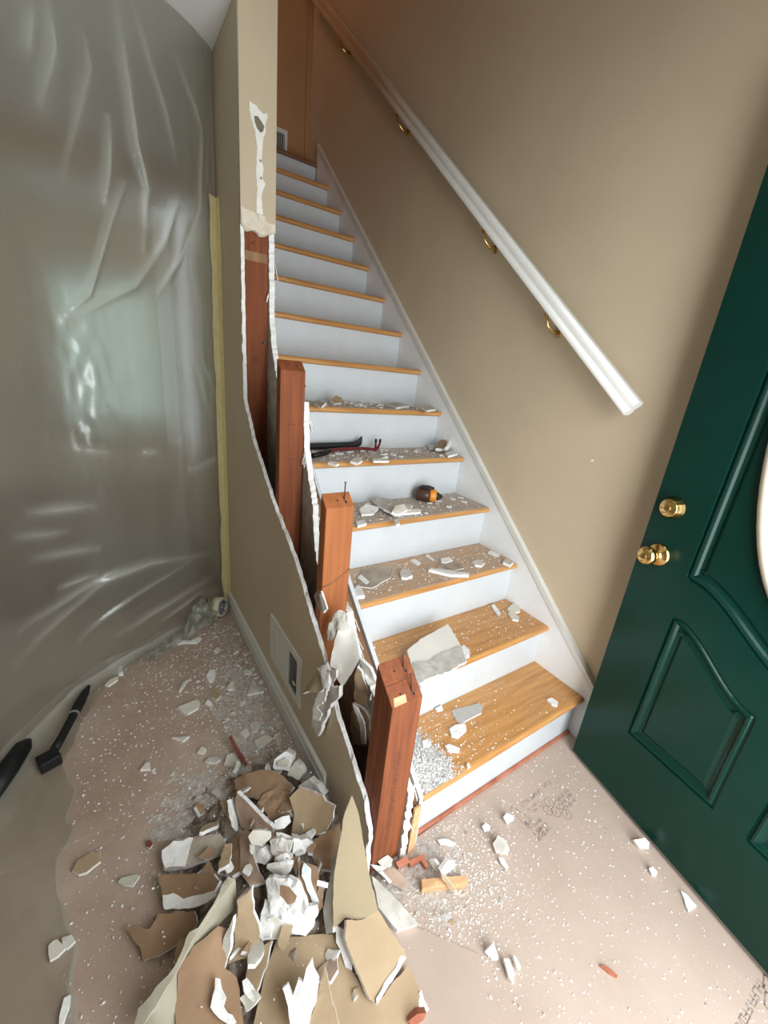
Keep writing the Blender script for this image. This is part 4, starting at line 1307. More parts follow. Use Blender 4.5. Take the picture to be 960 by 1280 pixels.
PIECES = [
{'n': 'drywall_slab', 'l': 'tall pointed tan drywall slab leaning against the foot of the front post', 'v': [[-1.0061, 0.0333, 0.2702], [-1.0034, -0.0041, 0.2398], [-1.0167, -0.0816, 0.169], [-1.0201, -0.1437, 0.1152], [-1.0601, -0.1354, 0.1059], [-1.0913, -0.1147, 0.1106], [-1.1206, -0.1132, 0.1], [-1.1103, -0.0846, 0.1283], [-1.0903, -0.0478, 0.1675], [-1.0645, -0.0177, 0.2034], [-1.0374, 0.0139, 0.2411]], 't': 0.0127, 'm': ['ltan', 'gyp', 'brown'], 'j': 0.0012, 'b': 0.0004, 'c': 'drywall piece', 'g': None, 'k': [{'n': 'torn_edge', 'v': [[-1.0583, -0.0088, 0.1796], [-1.0841, -0.0344, 0.1412], [-1.1076, -0.0734, 0.1064], [-1.1221, -0.114, 0.0849], [-1.1322, -0.1032, 0.0698], [-1.1222, -0.0629, 0.0846], [-1.1015, -0.0424, 0.1154], [-1.0824, -0.0174, 0.1437]], 't': 0.012, 'm': ['grey', 'gyp', 'grey'], 'j': 0.003}]},
{'n': 'drywall_slab', 'l': 'broad folded tan drywall slab with a white snapped corner below the tall pointed one', 'v': [[-1.0166, -0.1399, 0.105], [-0.9863, -0.2219, 0.0518], [-0.9918, -0.2268, 0.0492], [-1.0841, -0.2474, 0.0448], [-1.0946, -0.2374, 0.0519], [-1.1045, -0.1837, 0.0858], [-1.1092, -0.1447, 0.1104], [-1.095, -0.1239, 0.1219], [-1.0616, -0.1372, 0.1107]], 't': 0.0127, 'm': ['tan2', 'gyp', 'brown'], 'j': 0.0012, 'b': 0.0004, 'c': 'drywall piece', 'g': None, 'k': [{'n': 'torn_edge', 'v': [[-1.112, -0.1019, 0.0851], [-1.0987, -0.1209, 0.0813], [-1.0961, -0.1653, 0.0598], [-1.1048, -0.179, 0.0489], [-1.1149, -0.1677, 0.0502], [-1.1193, -0.1267, 0.0692]], 't': 0.01, 'm': ['gyp', 'gyp', 'gyp'], 'j': 0.003}, {'n': 'snapped_corner', 'v': [[-0.989, -0.225, 0.055], [-0.9954, -0.2181, 0.055], [-1.0824, -0.2434, 0.0521], [-1.0852, -0.2511, 0.0518]], 't': 0.006, 'm': ['gyp', 'gyp', 'gyp'], 'j': 0.002}]},
{'n': 'drywall_piece', 'l': 'rounded tan drywall piece propped in the heap beside the baseboard end', 'v': [[-1.1121, 0.1878, 0.1447], [-1.085, 0.186, 0.17], [-1.0653, 0.1638, 0.1708], [-1.038, 0.1324, 0.1715], [-1.0347, 0.1175, 0.1623], [-1.0166, 0.0939, 0.1603], [-1.0292, 0.0803, 0.1364], [-1.0493, 0.0759, 0.1129], [-1.0858, 0.0921, 0.0903], [-1.1271, 0.1324, 0.0832], [-1.1107, 0.1532, 0.117]], 't': 0.0127, 'm': ['tan2', 'gyp', 'brown'], 'j': 0.002, 'b': 0.003, 'c': 'drywall piece', 'g': None, 'k': []},
{'n': 'drywall_piece', 'l': 'arched brown paper-faced drywall piece on the far side of the heap', 'v': [[-1.219, 0.38, 0.06], [-1.186, 0.359, 0.09], [-1.15, 0.337, 0.11], [-1.118, 0.307, 0.12], [-1.097, 0.272, 0.12], [-1.077, 0.244, 0.1], [-1.097, 0.232, 0.1], [-1.124, 0.252, 0.115], [-1.157, 0.267, 0.095], [-1.179, 0.265, 0.09], [-1.221, 0.335, 0.06]], 't': 0.0127, 'm': ['brown', 'gyp', 'brown'], 'j': 0.002, 'b': 0.003, 'c': 'drywall piece', 'g': None, 'k': []},
{'n': 'drywall_piece', 'l': 'pink-brown triangular drywall shard with a white left edge in the heap', 'v': [[-1.2326, 0.2848, 0.1306], [-1.1727, 0.1448, 0.1205], [-1.1792, 0.1444, 0.1072], [-1.209, 0.1885, 0.0891], [-1.2312, 0.2109, 0.0661], [-1.2387, 0.2315, 0.07], [-1.2408, 0.2723, 0.1032]], 't': 0.0127, 'm': ['pink', 'gyp', 'brown'], 'j': 0.002, 'b': 0.0015, 'c': 'drywall piece', 'g': None, 'k': [{'n': 'torn_edge', 'v': [[-1.2521, 0.2887, 0.11], [-1.2417, 0.2964, 0.0934], [-1.235, 0.2633, 0.0614], [-1.2448, 0.2255, 0.06], [-1.2537, 0.2316, 0.0812], [-1.2538, 0.2643, 0.0998]], 't': 0.008, 'm': ['gyp', 'gyp', 'gyp'], 'j': 0.002}]},
{'n': 'plaster_chip', 'l': 'pale eight-sided painted chip on top of the white rubble in the heap', 'v': [[-1.2394, 0.1478, 0.1374], [-1.2267, 0.1489, 0.1502], [-1.2023, 0.1335, 0.1523], [-1.1892, 0.1219, 0.1491], [-1.1914, 0.1152, 0.1386], [-1.2117, 0.1166, 0.1223], [-1.2351, 0.1348, 0.1247]], 't': 0.008, 'm': ['paint', 'gyp', 'brown'], 'j': 0.0008, 'b': 0.0015, 'c': 'drywall piece', 'g': None, 'k': []},
{'n': 'drywall_piece', 'l': 'dark brown curled paper scrap in the hollow of the heap', 'v': [[-1.159, 0.264, 0.1], [-1.124, 0.252, 0.115], [-1.103, 0.216, 0.12], [-1.104, 0.183, 0.12], [-1.108, 0.165, 0.1], [-1.137, 0.181, 0.09], [-1.164, 0.17, 0.08], [-1.168, 0.204, 0.09], [-1.184, 0.249, 0.1]], 't': 0.004, 'm': ['brown', 'gyp', 'brown'], 'j': 0.002, 'b': 0.006, 'c': 'drywall piece', 'g': None, 'k': []},
{'n': 'gypsum_lump', 'l': 'small white gypsum lump wedged beside the rounded tan piece', 'v': [[-1.164, 0.164, 0.12], [-1.146, 0.158, 0.13], [-1.129, 0.149, 0.135], [-1.128, 0.139, 0.12], [-1.147, 0.135, 0.115], [-1.167, 0.143, 0.115]], 't': 0.02, 'm': ['gyp', 'gyp', 'brown'], 'j': 0.003, 'b': 0.004, 'c': 'drywall piece', 'g': None, 'k': []},
{'n': 'plaster_block', 'l': 'white plaster block at the far top of the heap', 'v': [[-1.11, 0.336, 0.09], [-1.103, 0.342, 0.12], [-1.069, 0.337, 0.14], [-1.052, 0.317, 0.135], [-1.06, 0.305, 0.125], [-1.072, 0.297, 0.1]], 't': 0.03, 'm': ['gyp', 'gyp', 'brown'], 'j': 0.002, 'b': 0.003, 'c': 'drywall piece', 'g': None, 'k': [{'n': 'painted_face', 'v': [[-1.101, 0.332, 0.1], [-1.099, 0.33, 0.121], [-1.076, 0.317, 0.135], [-1.068, 0.304, 0.13], [-1.075, 0.299, 0.12]], 't': 0.004, 'm': ['paint', 'gyp', 'gyp'], 'j': 0.002}]},
{'n': 'plaster_block', 'l': 'grey plaster block beside the white one at the far top of the heap', 'v': [[-1.077, 0.298, 0.085], [-1.049, 0.304, 0.12], [-1.041, 0.284, 0.12], [-1.036, 0.268, 0.1], [-1.05, 0.265, 0.085]], 't': 0.03, 'm': ['paint', 'gyp', 'brown'], 'j': 0.002, 'b': 0.0015, 'c': 'drywall piece', 'g': None, 'k': []},
{'n': 'plaster_block', 'l': 'dusty grey rubble block against the broken baseboard end', 'v': [[-1.07, 0.231, 0.11], [-1.038, 0.222, 0.13], [-1.026, 0.193, 0.13], [-1.016, 0.163, 0.12], [-1.025, 0.168, 0.1], [-1.045, 0.206, 0.11]], 't': 0.03, 'm': ['grey', 'gyp', 'brown'], 'j': 0.002, 'b': 0.003, 'c': 'drywall piece', 'g': None, 'k': []},
{'n': 'plaster_chip', 'l': 'grey lens-shaped plaster chip at the middle of the heap', 'v': [[-1.221, 0.055, 0.14], [-1.194, 0.037, 0.15], [-1.163, 0.028, 0.145], [-1.171, 0.025, 0.13], [-1.185, 0.027, 0.12], [-1.206, 0.046, 0.12]], 't': 0.01, 'm': ['grey2', 'gyp', 'brown'], 'j': 0.002, 'b': 0.0015, 'c': 'drywall piece', 'g': None, 'k': []},
{'n': 'gypsum_chunk', 'l': 'left white gypsum chunk of the band below the eight-sided chip', 'v': [[-1.238, 0.145, 0.11], [-1.212, 0.114, 0.12], [-1.2, 0.089, 0.11], [-1.215, 0.086, 0.1], [-1.236, 0.111, 0.09]], 't': 0.03, 'm': ['gyp', 'gyp', 'brown'], 'j': 0.004, 'b': 0.006, 'c': 'drywall piece', 'g': None, 'k': []},
{'n': 'gypsum_chunk', 'l': 'grey crumbling gypsum chunk right of the eight-sided chip', 'v': [[-1.191, 0.117, 0.13], [-1.167, 0.101, 0.145], [-1.143, 0.083, 0.14], [-1.156, 0.07, 0.12], [-1.181, 0.076, 0.11], [-1.197, 0.097, 0.12]], 't': 0.03, 'm': ['grey2', 'gyp', 'brown'], 'j': 0.004, 'b': 0.006, 'c': 'drywall piece', 'g': None, 'k': []},
{'n': 'gypsum_chunk', 'l': 'gypsum chunk under the lower edge of the rounded tan piece', 'v': [[-1.139, 0.092, 0.13], [-1.107, 0.073, 0.13], [-1.09, 0.064, 0.11], [-1.121, 0.059, 0.1], [-1.148, 0.068, 0.11]], 't': 0.03, 'm': ['gyp', 'gyp', 'brown'], 'j': 0.004, 'b': 0.006, 'c': 'drywall piece', 'g': None, 'k': []},
{'n': 'gypsum_chunk', 'l': 'bright white gypsum chunk directly above the grey lens-shaped chip', 'v': [[-1.191, 0.073, 0.125], [-1.166, 0.068, 0.13], [-1.154, 0.053, 0.125], [-1.168, 0.051, 0.115], [-1.189, 0.061, 0.115]], 't': 0.03, 'm': ['gyp', 'gyp', 'brown'], 'j': 0.004, 'b': 0.006, 'c': 'drywall piece', 'g': None, 'k': []},
{'n': 'drywall_piece', 'l': 'curled drywall piece with its torn white core showing at the centre of the heap', 'v': [[-1.229, 0.036, 0.13], [-1.214, 0.025, 0.15], [-1.186, -0.001, 0.16], [-1.171, -0.017, 0.16], [-1.164, -0.061, 0.13], [-1.14, -0.069, 0.13], [-1.155, -0.081, 0.08], [-1.174, -0.082, 0.07], [-1.198, -0.068, 0.08], [-1.218, -0.061, 0.06], [-1.246, -0.04, 0.06], [-1.243, -0.018, 0.09], [-1.235, -0.016, 0.1]], 't': 0.0127, 'm': ['gyp', 'gyp', 'brown'], 'j': 0.004, 'b': 0.007, 'c': 'drywall piece', 'g': None, 'k': [{'n': 'paper_patch', 'v': [[-1.21, -0.008, 0.165], [-1.193, -0.025, 0.17], [-1.183, -0.044, 0.16], [-1.189, -0.048, 0.15], [-1.204, -0.043, 0.148], [-1.214, -0.019, 0.152]], 't': 0.003, 'm': ['brown', 'gyp', 'gyp'], 'j': 0.002}, {'n': 'painted_rim', 'v': [[-1.244, -0.022, 0.1], [-1.231, -0.028, 0.105], [-1.221, -0.04, 0.104], [-1.212, -0.048, 0.1], [-1.22, -0.06, 0.07], [-1.245, -0.043, 0.07]], 't': 0.003, 'm': ['paint', 'gyp', 'gyp'], 'j': 0.002}]},
{'n': 'drywall_strip', 'l': 'tall brown paper strip standing left of the torn white piece', 'v': [[-1.299, 0.025, 0.14], [-1.265, 0.023, 0.16], [-1.27, -0.004, 0.12], [-1.264, -0.034, 0.09], [-1.272, -0.046, 0.07], [-1.295, -0.047, 0.06], [-1.311, -0.041, 0.06], [-1.334, -0.031, 0.05], [-1.314, -0.015, 0.07]], 't': 0.0127, 'm': ['tan2', 'gyp', 'brown'], 'j': 0.003, 'b': 0.003, 'c': 'drywall piece', 'g': None, 'k': []},
{'n': 'drywall_strip', 'l': 'narrow strip of white gypsum edge left of the tall brown strip', 'v': [[-1.311, 0.006, 0.13], [-1.328, -0.024, 0.08], [-1.345, -0.036, 0.05], [-1.347, -0.023, 0.05], [-1.336, -0.003, 0.09]], 't': 0.01, 'm': ['grey2', 'gyp', 'brown'], 'j': 0.002, 'b': 0.0015, 'c': 'drywall piece', 'g': None, 'k': []},
{'n': 'drywall_sheet', 'l': 'large brown paper-faced sheet sloping out of the frame at the bottom of the heap', 'v': [[-1.341, 0.021, 0.1], [-1.314, 0.006, 0.09], [-1.343, -0.038, 0.06], [-1.323, -0.062, 0.05], [-1.325, -0.094, 0.045], [-1.327, -0.137, 0.035], [-1.339, -0.18, 0.03], [-1.454, -0.11, 0.03], [-1.441, -0.067, 0.05], [-1.429, 0.002, 0.07], [-1.393, 0.018, 0.09], [-1.36, 0.017, 0.1]], 't': 0.0127, 'm': ['brown', 'gyp', 'brown'], 'j': 0.003, 'b': 0.002, 'c': 'drywall piece', 'g': None, 'k': [{'n': 'torn_edge', 'v': [[-1.363, -0.05, 0.075], [-1.355, -0.057, 0.075], [-1.355, -0.071, 0.07], [-1.35, -0.088, 0.067], [-1.357, -0.096, 0.062], [-1.34, -0.127, 0.052], [-1.349, -0.128, 0.05], [-1.367, -0.107, 0.055], [-1.38, -0.084, 0.063]], 't': 0.004, 'm': ['gyp', 'gyp', 'gyp'], 'j': 0.003}]},
{'n': 'drywall_slab', 'l': 'long olive-painted drywall slab standing on edge along the left of the heap', 'v': [[-1.308, 0.065, 0.17], [-1.294, 0.055, 0.165], [-1.327, 0.043, 0.15], [-1.355, 0.037, 0.13], [-1.378, 0.024, 0.12], [-1.395, 0.016, 0.115], [-1.428, -0.011, 0.1], [-1.482, -0.041, 0.08], [-1.504, -0.061, 0.07], [-1.519, -0.052, 0.07], [-1.5, -0.021, 0.08], [-1.431, -0.003, 0.105], [-1.397, 0.031, 0.12], [-1.38, 0.027, 0.125], [-1.345, 0.042, 0.145], [-1.323, 0.061, 0.16]], 't': 0.012, 'm': ['olive', 'paint', 'olive'], 'j': 0.002, 'b': 0.001, 'c': 'drywall piece', 'g': None, 'k': [{'n': 'painted_face', 'v': [[-1.294, 0.058, 0.16], [-1.296, 0.039, 0.09], [-1.34, 0.029, 0.085], [-1.393, 0.021, 0.085], [-1.429, -0.001, 0.075], [-1.443, -0.075, 0.04], [-1.497, -0.046, 0.05], [-1.482, -0.038, 0.075], [-1.428, -0.009, 0.095], [-1.395, 0.018, 0.11], [-1.377, 0.027, 0.115], [-1.355, 0.04, 0.125], [-1.327, 0.046, 0.145]], 't': 0.004, 'm': ['olive', 'gyp', 'olive'], 'j': 0.001}]},
{'n': 'drywall_piece', 'l': 'brown drywall piece with a white torn lower band at the left of the heap', 'v': [[-1.446, 0.223, 0.05], [-1.397, 0.194, 0.06], [-1.328, 0.135, 0.09], [-1.318, 0.112, 0.09], [-1.333, 0.104, 0.08], [-1.353, 0.095, 0.07], [-1.38, 0.108, 0.055], [-1.439, 0.152, 0.03], [-1.439, 0.179, 0.04]], 't': 0.0127, 'm': ['brown', 'gyp', 'brown'], 'j': 0.002, 'b': 0.0015, 'c': 'drywall piece', 'g': None, 'k': [{'n': 'torn_edge', 'v': [[-1.439, 0.177, 0.044], [-1.416, 0.165, 0.05], [-1.398, 0.14, 0.052], [-1.379, 0.13, 0.06], [-1.333, 0.102, 0.084], [-1.333, 0.092, 0.08], [-1.353, 0.092, 0.074], [-1.38, 0.105, 0.06], [-1.439, 0.15, 0.034]], 't': 0.003, 'm': ['gyp', 'gyp', 'gyp'], 'j': 0.002}]},
{'n': 'drywall_piece', 'l': 'pointed brown drywall scrap lowest on the left edge of the heap', 'v': [[-1.451, 0.142, 0.045], [-1.38, 0.104, 0.05], [-1.378, 0.077, 0.05], [-1.396, 0.065, 0.04], [-1.453, 0.072, 0.025], [-1.489, 0.082, 0.02], [-1.493, 0.108, 0.025], [-1.52, 0.164, 0.02], [-1.51, 0.16, 0.025], [-1.471, 0.124, 0.04]], 't': 0.0127, 'm': ['brown', 'gyp', 'brown'], 'j': 0.003, 'b': 0.0015, 'c': 'drywall piece', 'g': None, 'k': []},
{'n': 'drywall_piece', 'l': 'dust-covered drywall piece with a bare white patch at the upper left of the heap', 'v': [[-1.429, 0.289, 0.04], [-1.399, 0.292, 0.05], [-1.356, 0.273, 0.055], [-1.291, 0.235, 0.07], [-1.284, 0.201, 0.07], [-1.302, 0.188, 0.065], [-1.356, 0.204, 0.05], [-1.387, 0.216, 0.04], [-1.431, 0.243, 0.03]], 't': 0.0127, 'm': ['dusty', 'gyp', 'brown'], 'j': 0.002, 'b': 0.0015, 'c': 'drywall piece', 'g': None, 'k': [{'n': 'torn_edge', 'v': [[-1.429, 0.283, 0.046], [-1.4, 0.286, 0.056], [-1.355, 0.266, 0.061], [-1.369, 0.242, 0.058], [-1.385, 0.215, 0.046], [-1.427, 0.24, 0.036]], 't': 0.004, 'm': ['gyp', 'gyp', 'gyp'], 'j': 0.003}]},
{'n': 'drywall_sheet', 'l': 'big tan paper-faced sheet lying flat at the bottom centre of the heap', 'v': [[-1.225, -0.043, 0.05], [-1.115, -0.107, 0.06], [-1.102, -0.182, 0.04], [-1.08, -0.246, 0.035], [-0.984, -0.23, 0.03], [-0.984, -0.277, 0.02], [-1.024, -0.318, 0.015], [-1.071, -0.337, 0.012], [-1.331, -0.185, 0.03], [-1.31, -0.139, 0.03], [-1.263, -0.075, 0.045]], 't': 0.0127, 'm': ['tan2', 'gyp', 'brown'], 'j': 0.0015, 'b': 0.001, 'c': 'drywall piece', 'g': None, 'k': []},
{'n': 'drywall_piece', 'l': 'narrow tan spike of drywall at the bottom edge of the picture', 'v': [[-1.165, -0.16, 0.1], [-1.169, -0.197, 0.09], [-1.171, -0.259, 0.06], [-1.235, -0.22, 0.06], [-1.195, -0.188, 0.085]], 't': 0.0127, 'm': ['tan2', 'gyp', 'brown'], 'j': 0.002, 'b': 0.0005, 'c': 'drywall piece', 'g': None, 'k': [{'n': 'torn_edge', 'v': [[-1.253, -0.146, 0.1], [-1.243, -0.147, 0.105], [-1.237, -0.163, 0.09], [-1.223, -0.155, 0.115], [-1.216, -0.164, 0.112], [-1.205, -0.153, 0.125], [-1.19, -0.147, 0.13], [-1.191, -0.159, 0.12], [-1.186, -0.176, 0.112], [-1.201, -0.197, 0.095], [-1.226, -0.216, 0.065], [-1.251, -0.201, 0.065]], 't': 0.012, 'm': ['gyp', 'gyp', 'gyp'], 'j': 0.003}]},
{'n': 'drywall_strip', 'l': 'narrow brown strip between the tall brown strip and the flat tan sheet', 'v': [[-1.272, -0.046, 0.06], [-1.242, -0.05, 0.07], [-1.264, -0.079, 0.055], [-1.298, -0.106, 0.045], [-1.309, -0.073, 0.045], [-1.292, -0.049, 0.05]], 't': 0.0127, 'm': ['tan2', 'gyp', 'brown'], 'j': 0.002, 'b': 0.0015, 'c': 'drywall piece', 'g': None, 'k': [{'n': 'torn_edge', 'v': [[-1.315, -0.075, 0.054], [-1.305, -0.076, 0.056], [-1.293, -0.109, 0.052], [-1.304, -0.115, 0.05], [-1.316, -0.092, 0.05]], 't': 0.004, 'm': ['gyp', 'gyp', 'gyp'], 'j': 0.003}]},
{'n': 'drywall_piece', 'l': 'brown drywall strip with a bluish white stripe right of the torn white piece', 'v': [[-1.145, 0.031, 0.14], [-1.114, -0.003, 0.14], [-1.122, -0.061, 0.09], [-1.149, -0.069, 0.08], [-1.157, -0.048, 0.1], [-1.164, -0.002, 0.13]], 't': 0.0127, 'm': ['brown', 'gyp', 'brown'], 'j': 0.002, 'b': 0.0015, 'c': 'drywall piece', 'g': None, 'k': [{'n': 'torn_edge', 'v': [[-1.14, 0.017, 0.148], [-1.13, -0.003, 0.146], [-1.135, -0.017, 0.13], [-1.13, -0.056, 0.105], [-1.146, -0.054, 0.1], [-1.15, -0.028, 0.125], [-1.154, -0.003, 0.14]], 't': 0.004, 'm': ['blue', 'gyp', 'gyp'], 'j': 0.003}]},
{'n': 'wood_sliver', 'l': 'small pale stick lying across the gap beside the tall pointed slab', 'v': [[-1.127, -0.034, 0.15], [-1.108, -0.052, 0.15], [-1.113, -0.058, 0.145], [-1.132, -0.041, 0.145]], 't': 0.01, 'm': ['gyp', 'gyp', 'brown'], 'j': 0.002, 'b': 0.0015, 'c': 'stick', 'g': None, 'k': []},
{'n': 'drywall_strip', 'l': 'short tan strip standing under the small pale stick', 'v': [[-1.124, -0.036, 0.12], [-1.112, -0.045, 0.12], [-1.123, -0.055, 0.09], [-1.134, -0.043, 0.09]], 't': 0.01, 'm': ['tan2', 'gyp', 'brown'], 'j': 0.002, 'b': 0.0015, 'c': 'drywall piece', 'g': None, 'k': []},
{'n': 'drywall_piece', 'l': 'dull brown scrap behind the arched piece at the heap edge', 'v': [[-1.272, 0.329, 0.02], [-1.225, 0.32, 0.05], [-1.237, 0.24, 0.06], [-1.254, 0.209, 0.05], [-1.283, 0.229, 0.03], [-1.291, 0.292, 0.015]], 't': 0.0127, 'm': ['dusty', 'gyp', 'brown'], 'j': 0.002, 'b': 0.003, 'c': 'drywall piece', 'g': None, 'k': []},
{'n': 'drywall_piece', 'l': 'small brown scrap on the shaded left flank of the heap', 'v': [[-1.296, 0.209, 0.045], [-1.248, 0.222, 0.06], [-1.244, 0.164, 0.075], [-1.254, 0.113, 0.08], [-1.288, 0.119, 0.07], [-1.315, 0.157, 0.05]], 't': 0.0127, 'm': ['brown', 'gyp', 'brown'], 'j': 0.002, 'b': 0.004, 'c': 'drywall piece', 'g': None, 'k': []},
{'n': 'drywall_piece', 'l': 'flat dark brown scrap below the pink-brown shard', 'v': [[-1.242, 0.219, 0.07], [-1.217, 0.183, 0.09], [-1.234, 0.14, 0.095], [-1.234, 0.083, 0.1], [-1.228, 0.052, 0.1], [-1.259, 0.065, 0.09], [-1.27, 0.112, 0.08]], 't': 0.0127, 'm': ['pink', 'gyp', 'brown'], 'j': 0.002, 'b': 0.003, 'c': 'drywall piece', 'g': None, 'k': []},
{'n': 'drywall_piece', 'l': 'brown scrap bridging heap and post below the rounded tan piece', 'v': [[-1.082, 0.084, 0.09], [-1.047, 0.079, 0.1], [-1.012, 0.069, 0.12], [-1.03, 0.035, 0.1], [-1.065, -0.008, 0.09], [-1.094, 0.008, 0.1], [-1.104, 0.045, 0.1]], 't': 0.0127, 'm': ['brown', 'gyp', 'brown'], 'j': 0.002, 'b': 0.004, 'c': 'drywall piece', 'g': None, 'k': []},
{'n': 'drywall_piece', 'l': 'grey-faced drywall block lying right of the tall pointed slab', 'v': [[-0.9735, -0.0499, 0.05], [-0.9611, -0.0706, 0.0454], [-0.9349, -0.1274, 0.0326], [-0.9153, -0.1818, 0.02], [-0.968, -0.166, 0.0219], [-0.989, -0.1086, 0.0351]], 't': 0.02, 'm': ['grey2', 'gyp', 'brown'], 'j': 0.001, 'b': 0.0015, 'c': 'drywall piece', 'g': None, 'k': []},
{'n': 'drywall_piece', 'l': 'brown triangular scrap at the foot of the front post', 'v': [[-0.946, -0.042, 0.03], [-0.904, -0.054, 0.03], [-0.884, -0.096, 0.015], [-0.901, -0.105, 0.012], [-0.929, -0.073, 0.02]], 't': 0.006, 'm': ['pink', 'gyp', 'brown'], 'j': 0.002, 'b': 0.0015, 'c': 'drywall piece', 'g': None, 'k': [{'n': 'torn_edge', 'v': [[-0.948, -0.044, 0.034], [-0.937, -0.048, 0.034], [-0.925, -0.077, 0.026], [-0.933, -0.078, 0.024]], 't': 0.003, 'm': ['gyp', 'gyp', 'gyp'], 'j': 0.002}]},
{'n': 'plaster_chip', 'l': 'white torn chip touching the foot of the front post', 'v': [[-0.959, -0.02, 0.04], [-0.93, -0.037, 0.03], [-0.904, -0.045, 0.03], [-0.913, -0.052, 0.022], [-0.944, -0.043, 0.025]], 't': 0.01, 'm': ['gyp', 'gyp', 'brown'], 'j': 0.002, 'b': 0.0015, 'c': 'drywall piece', 'g': None, 'k': []},
{'n': 'plaster_chip', 'l': 'dusty tan plaster chunk in front of the post foot', 'v': [[-0.939, -0.025, 0.04], [-0.907, -0.028, 0.045], [-0.897, -0.039, 0.035], [-0.907, -0.046, 0.03], [-0.931, -0.038, 0.03]], 't': 0.02, 'm': ['grey2', 'gyp', 'brown'], 'j': 0.002, 'b': 0.003, 'c': 'drywall piece', 'g': None, 'k': []},
{'n': 'wood_block', 'l': 'red-stained wooden offcut beside the foot of the front post', 'v': [[-0.89, -0.045, 0.025], [-0.857, -0.049, 0.03], [-0.857, -0.065, 0.027], [-0.889, -0.058, 0.02]], 't': 0.02, 'm': ['redwood', 'redwood', 'brown'], 'j': 0.0005, 'b': 0.0003, 'c': 'wood offcut', 'g': None, 'k': []},
{'n': 'wood_block', 'l': 'long red-edged wood offcut pointing right from the post foot', 'v': [[-0.855, -0.059, 0.022], [-0.808, -0.065, 0.022], [-0.812, -0.097, 0.018], [-0.821, -0.094, 0.018], [-0.823, -0.074, 0.02], [-0.857, -0.07, 0.02]], 't': 0.015, 'm': ['redwood', 'redwood', 'brown'], 'j': 0.0005, 'b': 0.0003, 'c': 'wood offcut', 'g': None, 'k': []},
{'n': 'wood_block', 'l': 'pale pine block on the floor in front of the bottom riser', 'v': [[-0.853, -0.114, 0.028], [-0.739, -0.169, 0.028], [-0.748, -0.182, 0.026], [-0.806, -0.155, 0.027], [-0.863, -0.131, 0.028]], 't': 0.025, 'm': ['pine', 'pine', 'pine'], 'j': 0.0004, 'b': 0.0002, 'c': 'wood offcut', 'g': None, 'k': []},
{'n': 'drywall_piece', 'l': 'curved thin drywall scrap leaning over the pale pine block', 'v': [[-0.811, -0.139, 0.055], [-0.802, -0.149, 0.05], [-0.795, -0.172, 0.04], [-0.784, -0.18, 0.01], [-0.803, -0.167, 0.03], [-0.813, -0.15, 0.045]], 't': 0.004, 'm': ['tan2', 'gyp', 'brown'], 'j': 0.002, 'b': 0.0015, 'c': 'drywall piece', 'g': None, 'k': []},
{'n': 'plaster_chip', 'l': 'ribbed white gypsum piece standing behind the pale pine block', 'v': [[-0.804, -0.132, 0.045], [-0.772, -0.125, 0.05], [-0.756, -0.134, 0.05], [-0.75, -0.138, 0.03], [-0.773, -0.139, 0.025], [-0.8, -0.138, 0.03]], 't': 0.012, 'm': ['gyp', 'gyp', 'brown'], 'j': 0.002, 'b': 0.003, 'c': 'drywall piece', 'g': None, 'k': []},
{'n': 'plaster_chip', 'l': 'grey plaster chip standing left of the ribbed gypsum piece', 'v': [[-0.809, -0.09, 0.03], [-0.799, -0.101, 0.04], [-0.795, -0.124, 0.035], [-0.8, -0.127, 0.02], [-0.805, -0.109, 0.02]], 't': 0.01, 'm': ['grey2', 'gyp', 'brown'], 'j': 0.002, 'b': 0.0015, 'c': 'drywall piece', 'g': None, 'k': []},
{'n': 'plaster_chip', 'l': 'pale blue painted chip near the bottom riser', 'v': [[-0.744, -0.055, 0.015], [-0.715, -0.069, 0.015], [-0.697, -0.088, 0.012], [-0.711, -0.09, 0.01], [-0.742, -0.068, 0.01]], 't': 0.008, 'm': ['blue', 'gyp', 'brown'], 'j': 0.002, 'b': 0.0015, 'c': 'drywall piece', 'g': None, 'k': []},
{'n': 'plaster_chip', 'l': 'grey rubble lump on the floor under the printed badge', 'v': [[-0.608, -0.147, 0.02], [-0.587, -0.144, 0.035], [-0.576, -0.165, 0.035], [-0.58, -0.186, 0.025], [-0.591, -0.188, 0.02], [-0.616, -0.168, 0.015]], 't': 0.02, 'm': ['grey2', 'gyp', 'brown'], 'j': 0.003, 'b': 0.004, 'c': 'drywall piece', 'g': None, 'k': []},
{'n': 'plaster_chip', 'l': 'round white pebble of plaster lying on the printed badge', 'v': [[-0.519, -0.11, 0.02], [-0.502, -0.109, 0.025], [-0.494, -0.125, 0.025], [-0.498, -0.134, 0.018], [-0.52, -0.128, 0.012]], 't': 0.015, 'm': ['gyp', 'gyp', 'brown'], 'j': 0.002, 'b': 0.002, 'c': 'drywall piece', 'g': None, 'k': []},
{'n': 'plaster_chip', 'l': 'cream plaster pebble between pine block and printed badge', 'v': [[-0.6, -0.097, 0.02], [-0.585, -0.098, 0.025], [-0.579, -0.11, 0.022], [-0.587, -0.116, 0.015], [-0.6, -0.109, 0.012]], 't': 0.015, 'm': ['gyp', 'gyp', 'brown'], 'j': 0.002, 'b': 0.002, 'c': 'drywall piece', 'g': None, 'k': []},
{'n': 'plaster_chip', 'l': 'white curled chip below the grey rubble lump on the right floor', 'v': [[-0.618, -0.179, 0.015], [-0.61, -0.189, 0.02], [-0.61, -0.211, 0.012], [-0.619, -0.211, 0.01], [-0.622, -0.193, 0.012]], 't': 0.01, 'm': ['gyp', 'gyp', 'brown'], 'j': 0.002, 'b': 0.003, 'c': 'drywall piece', 'g': None, 'k': []},
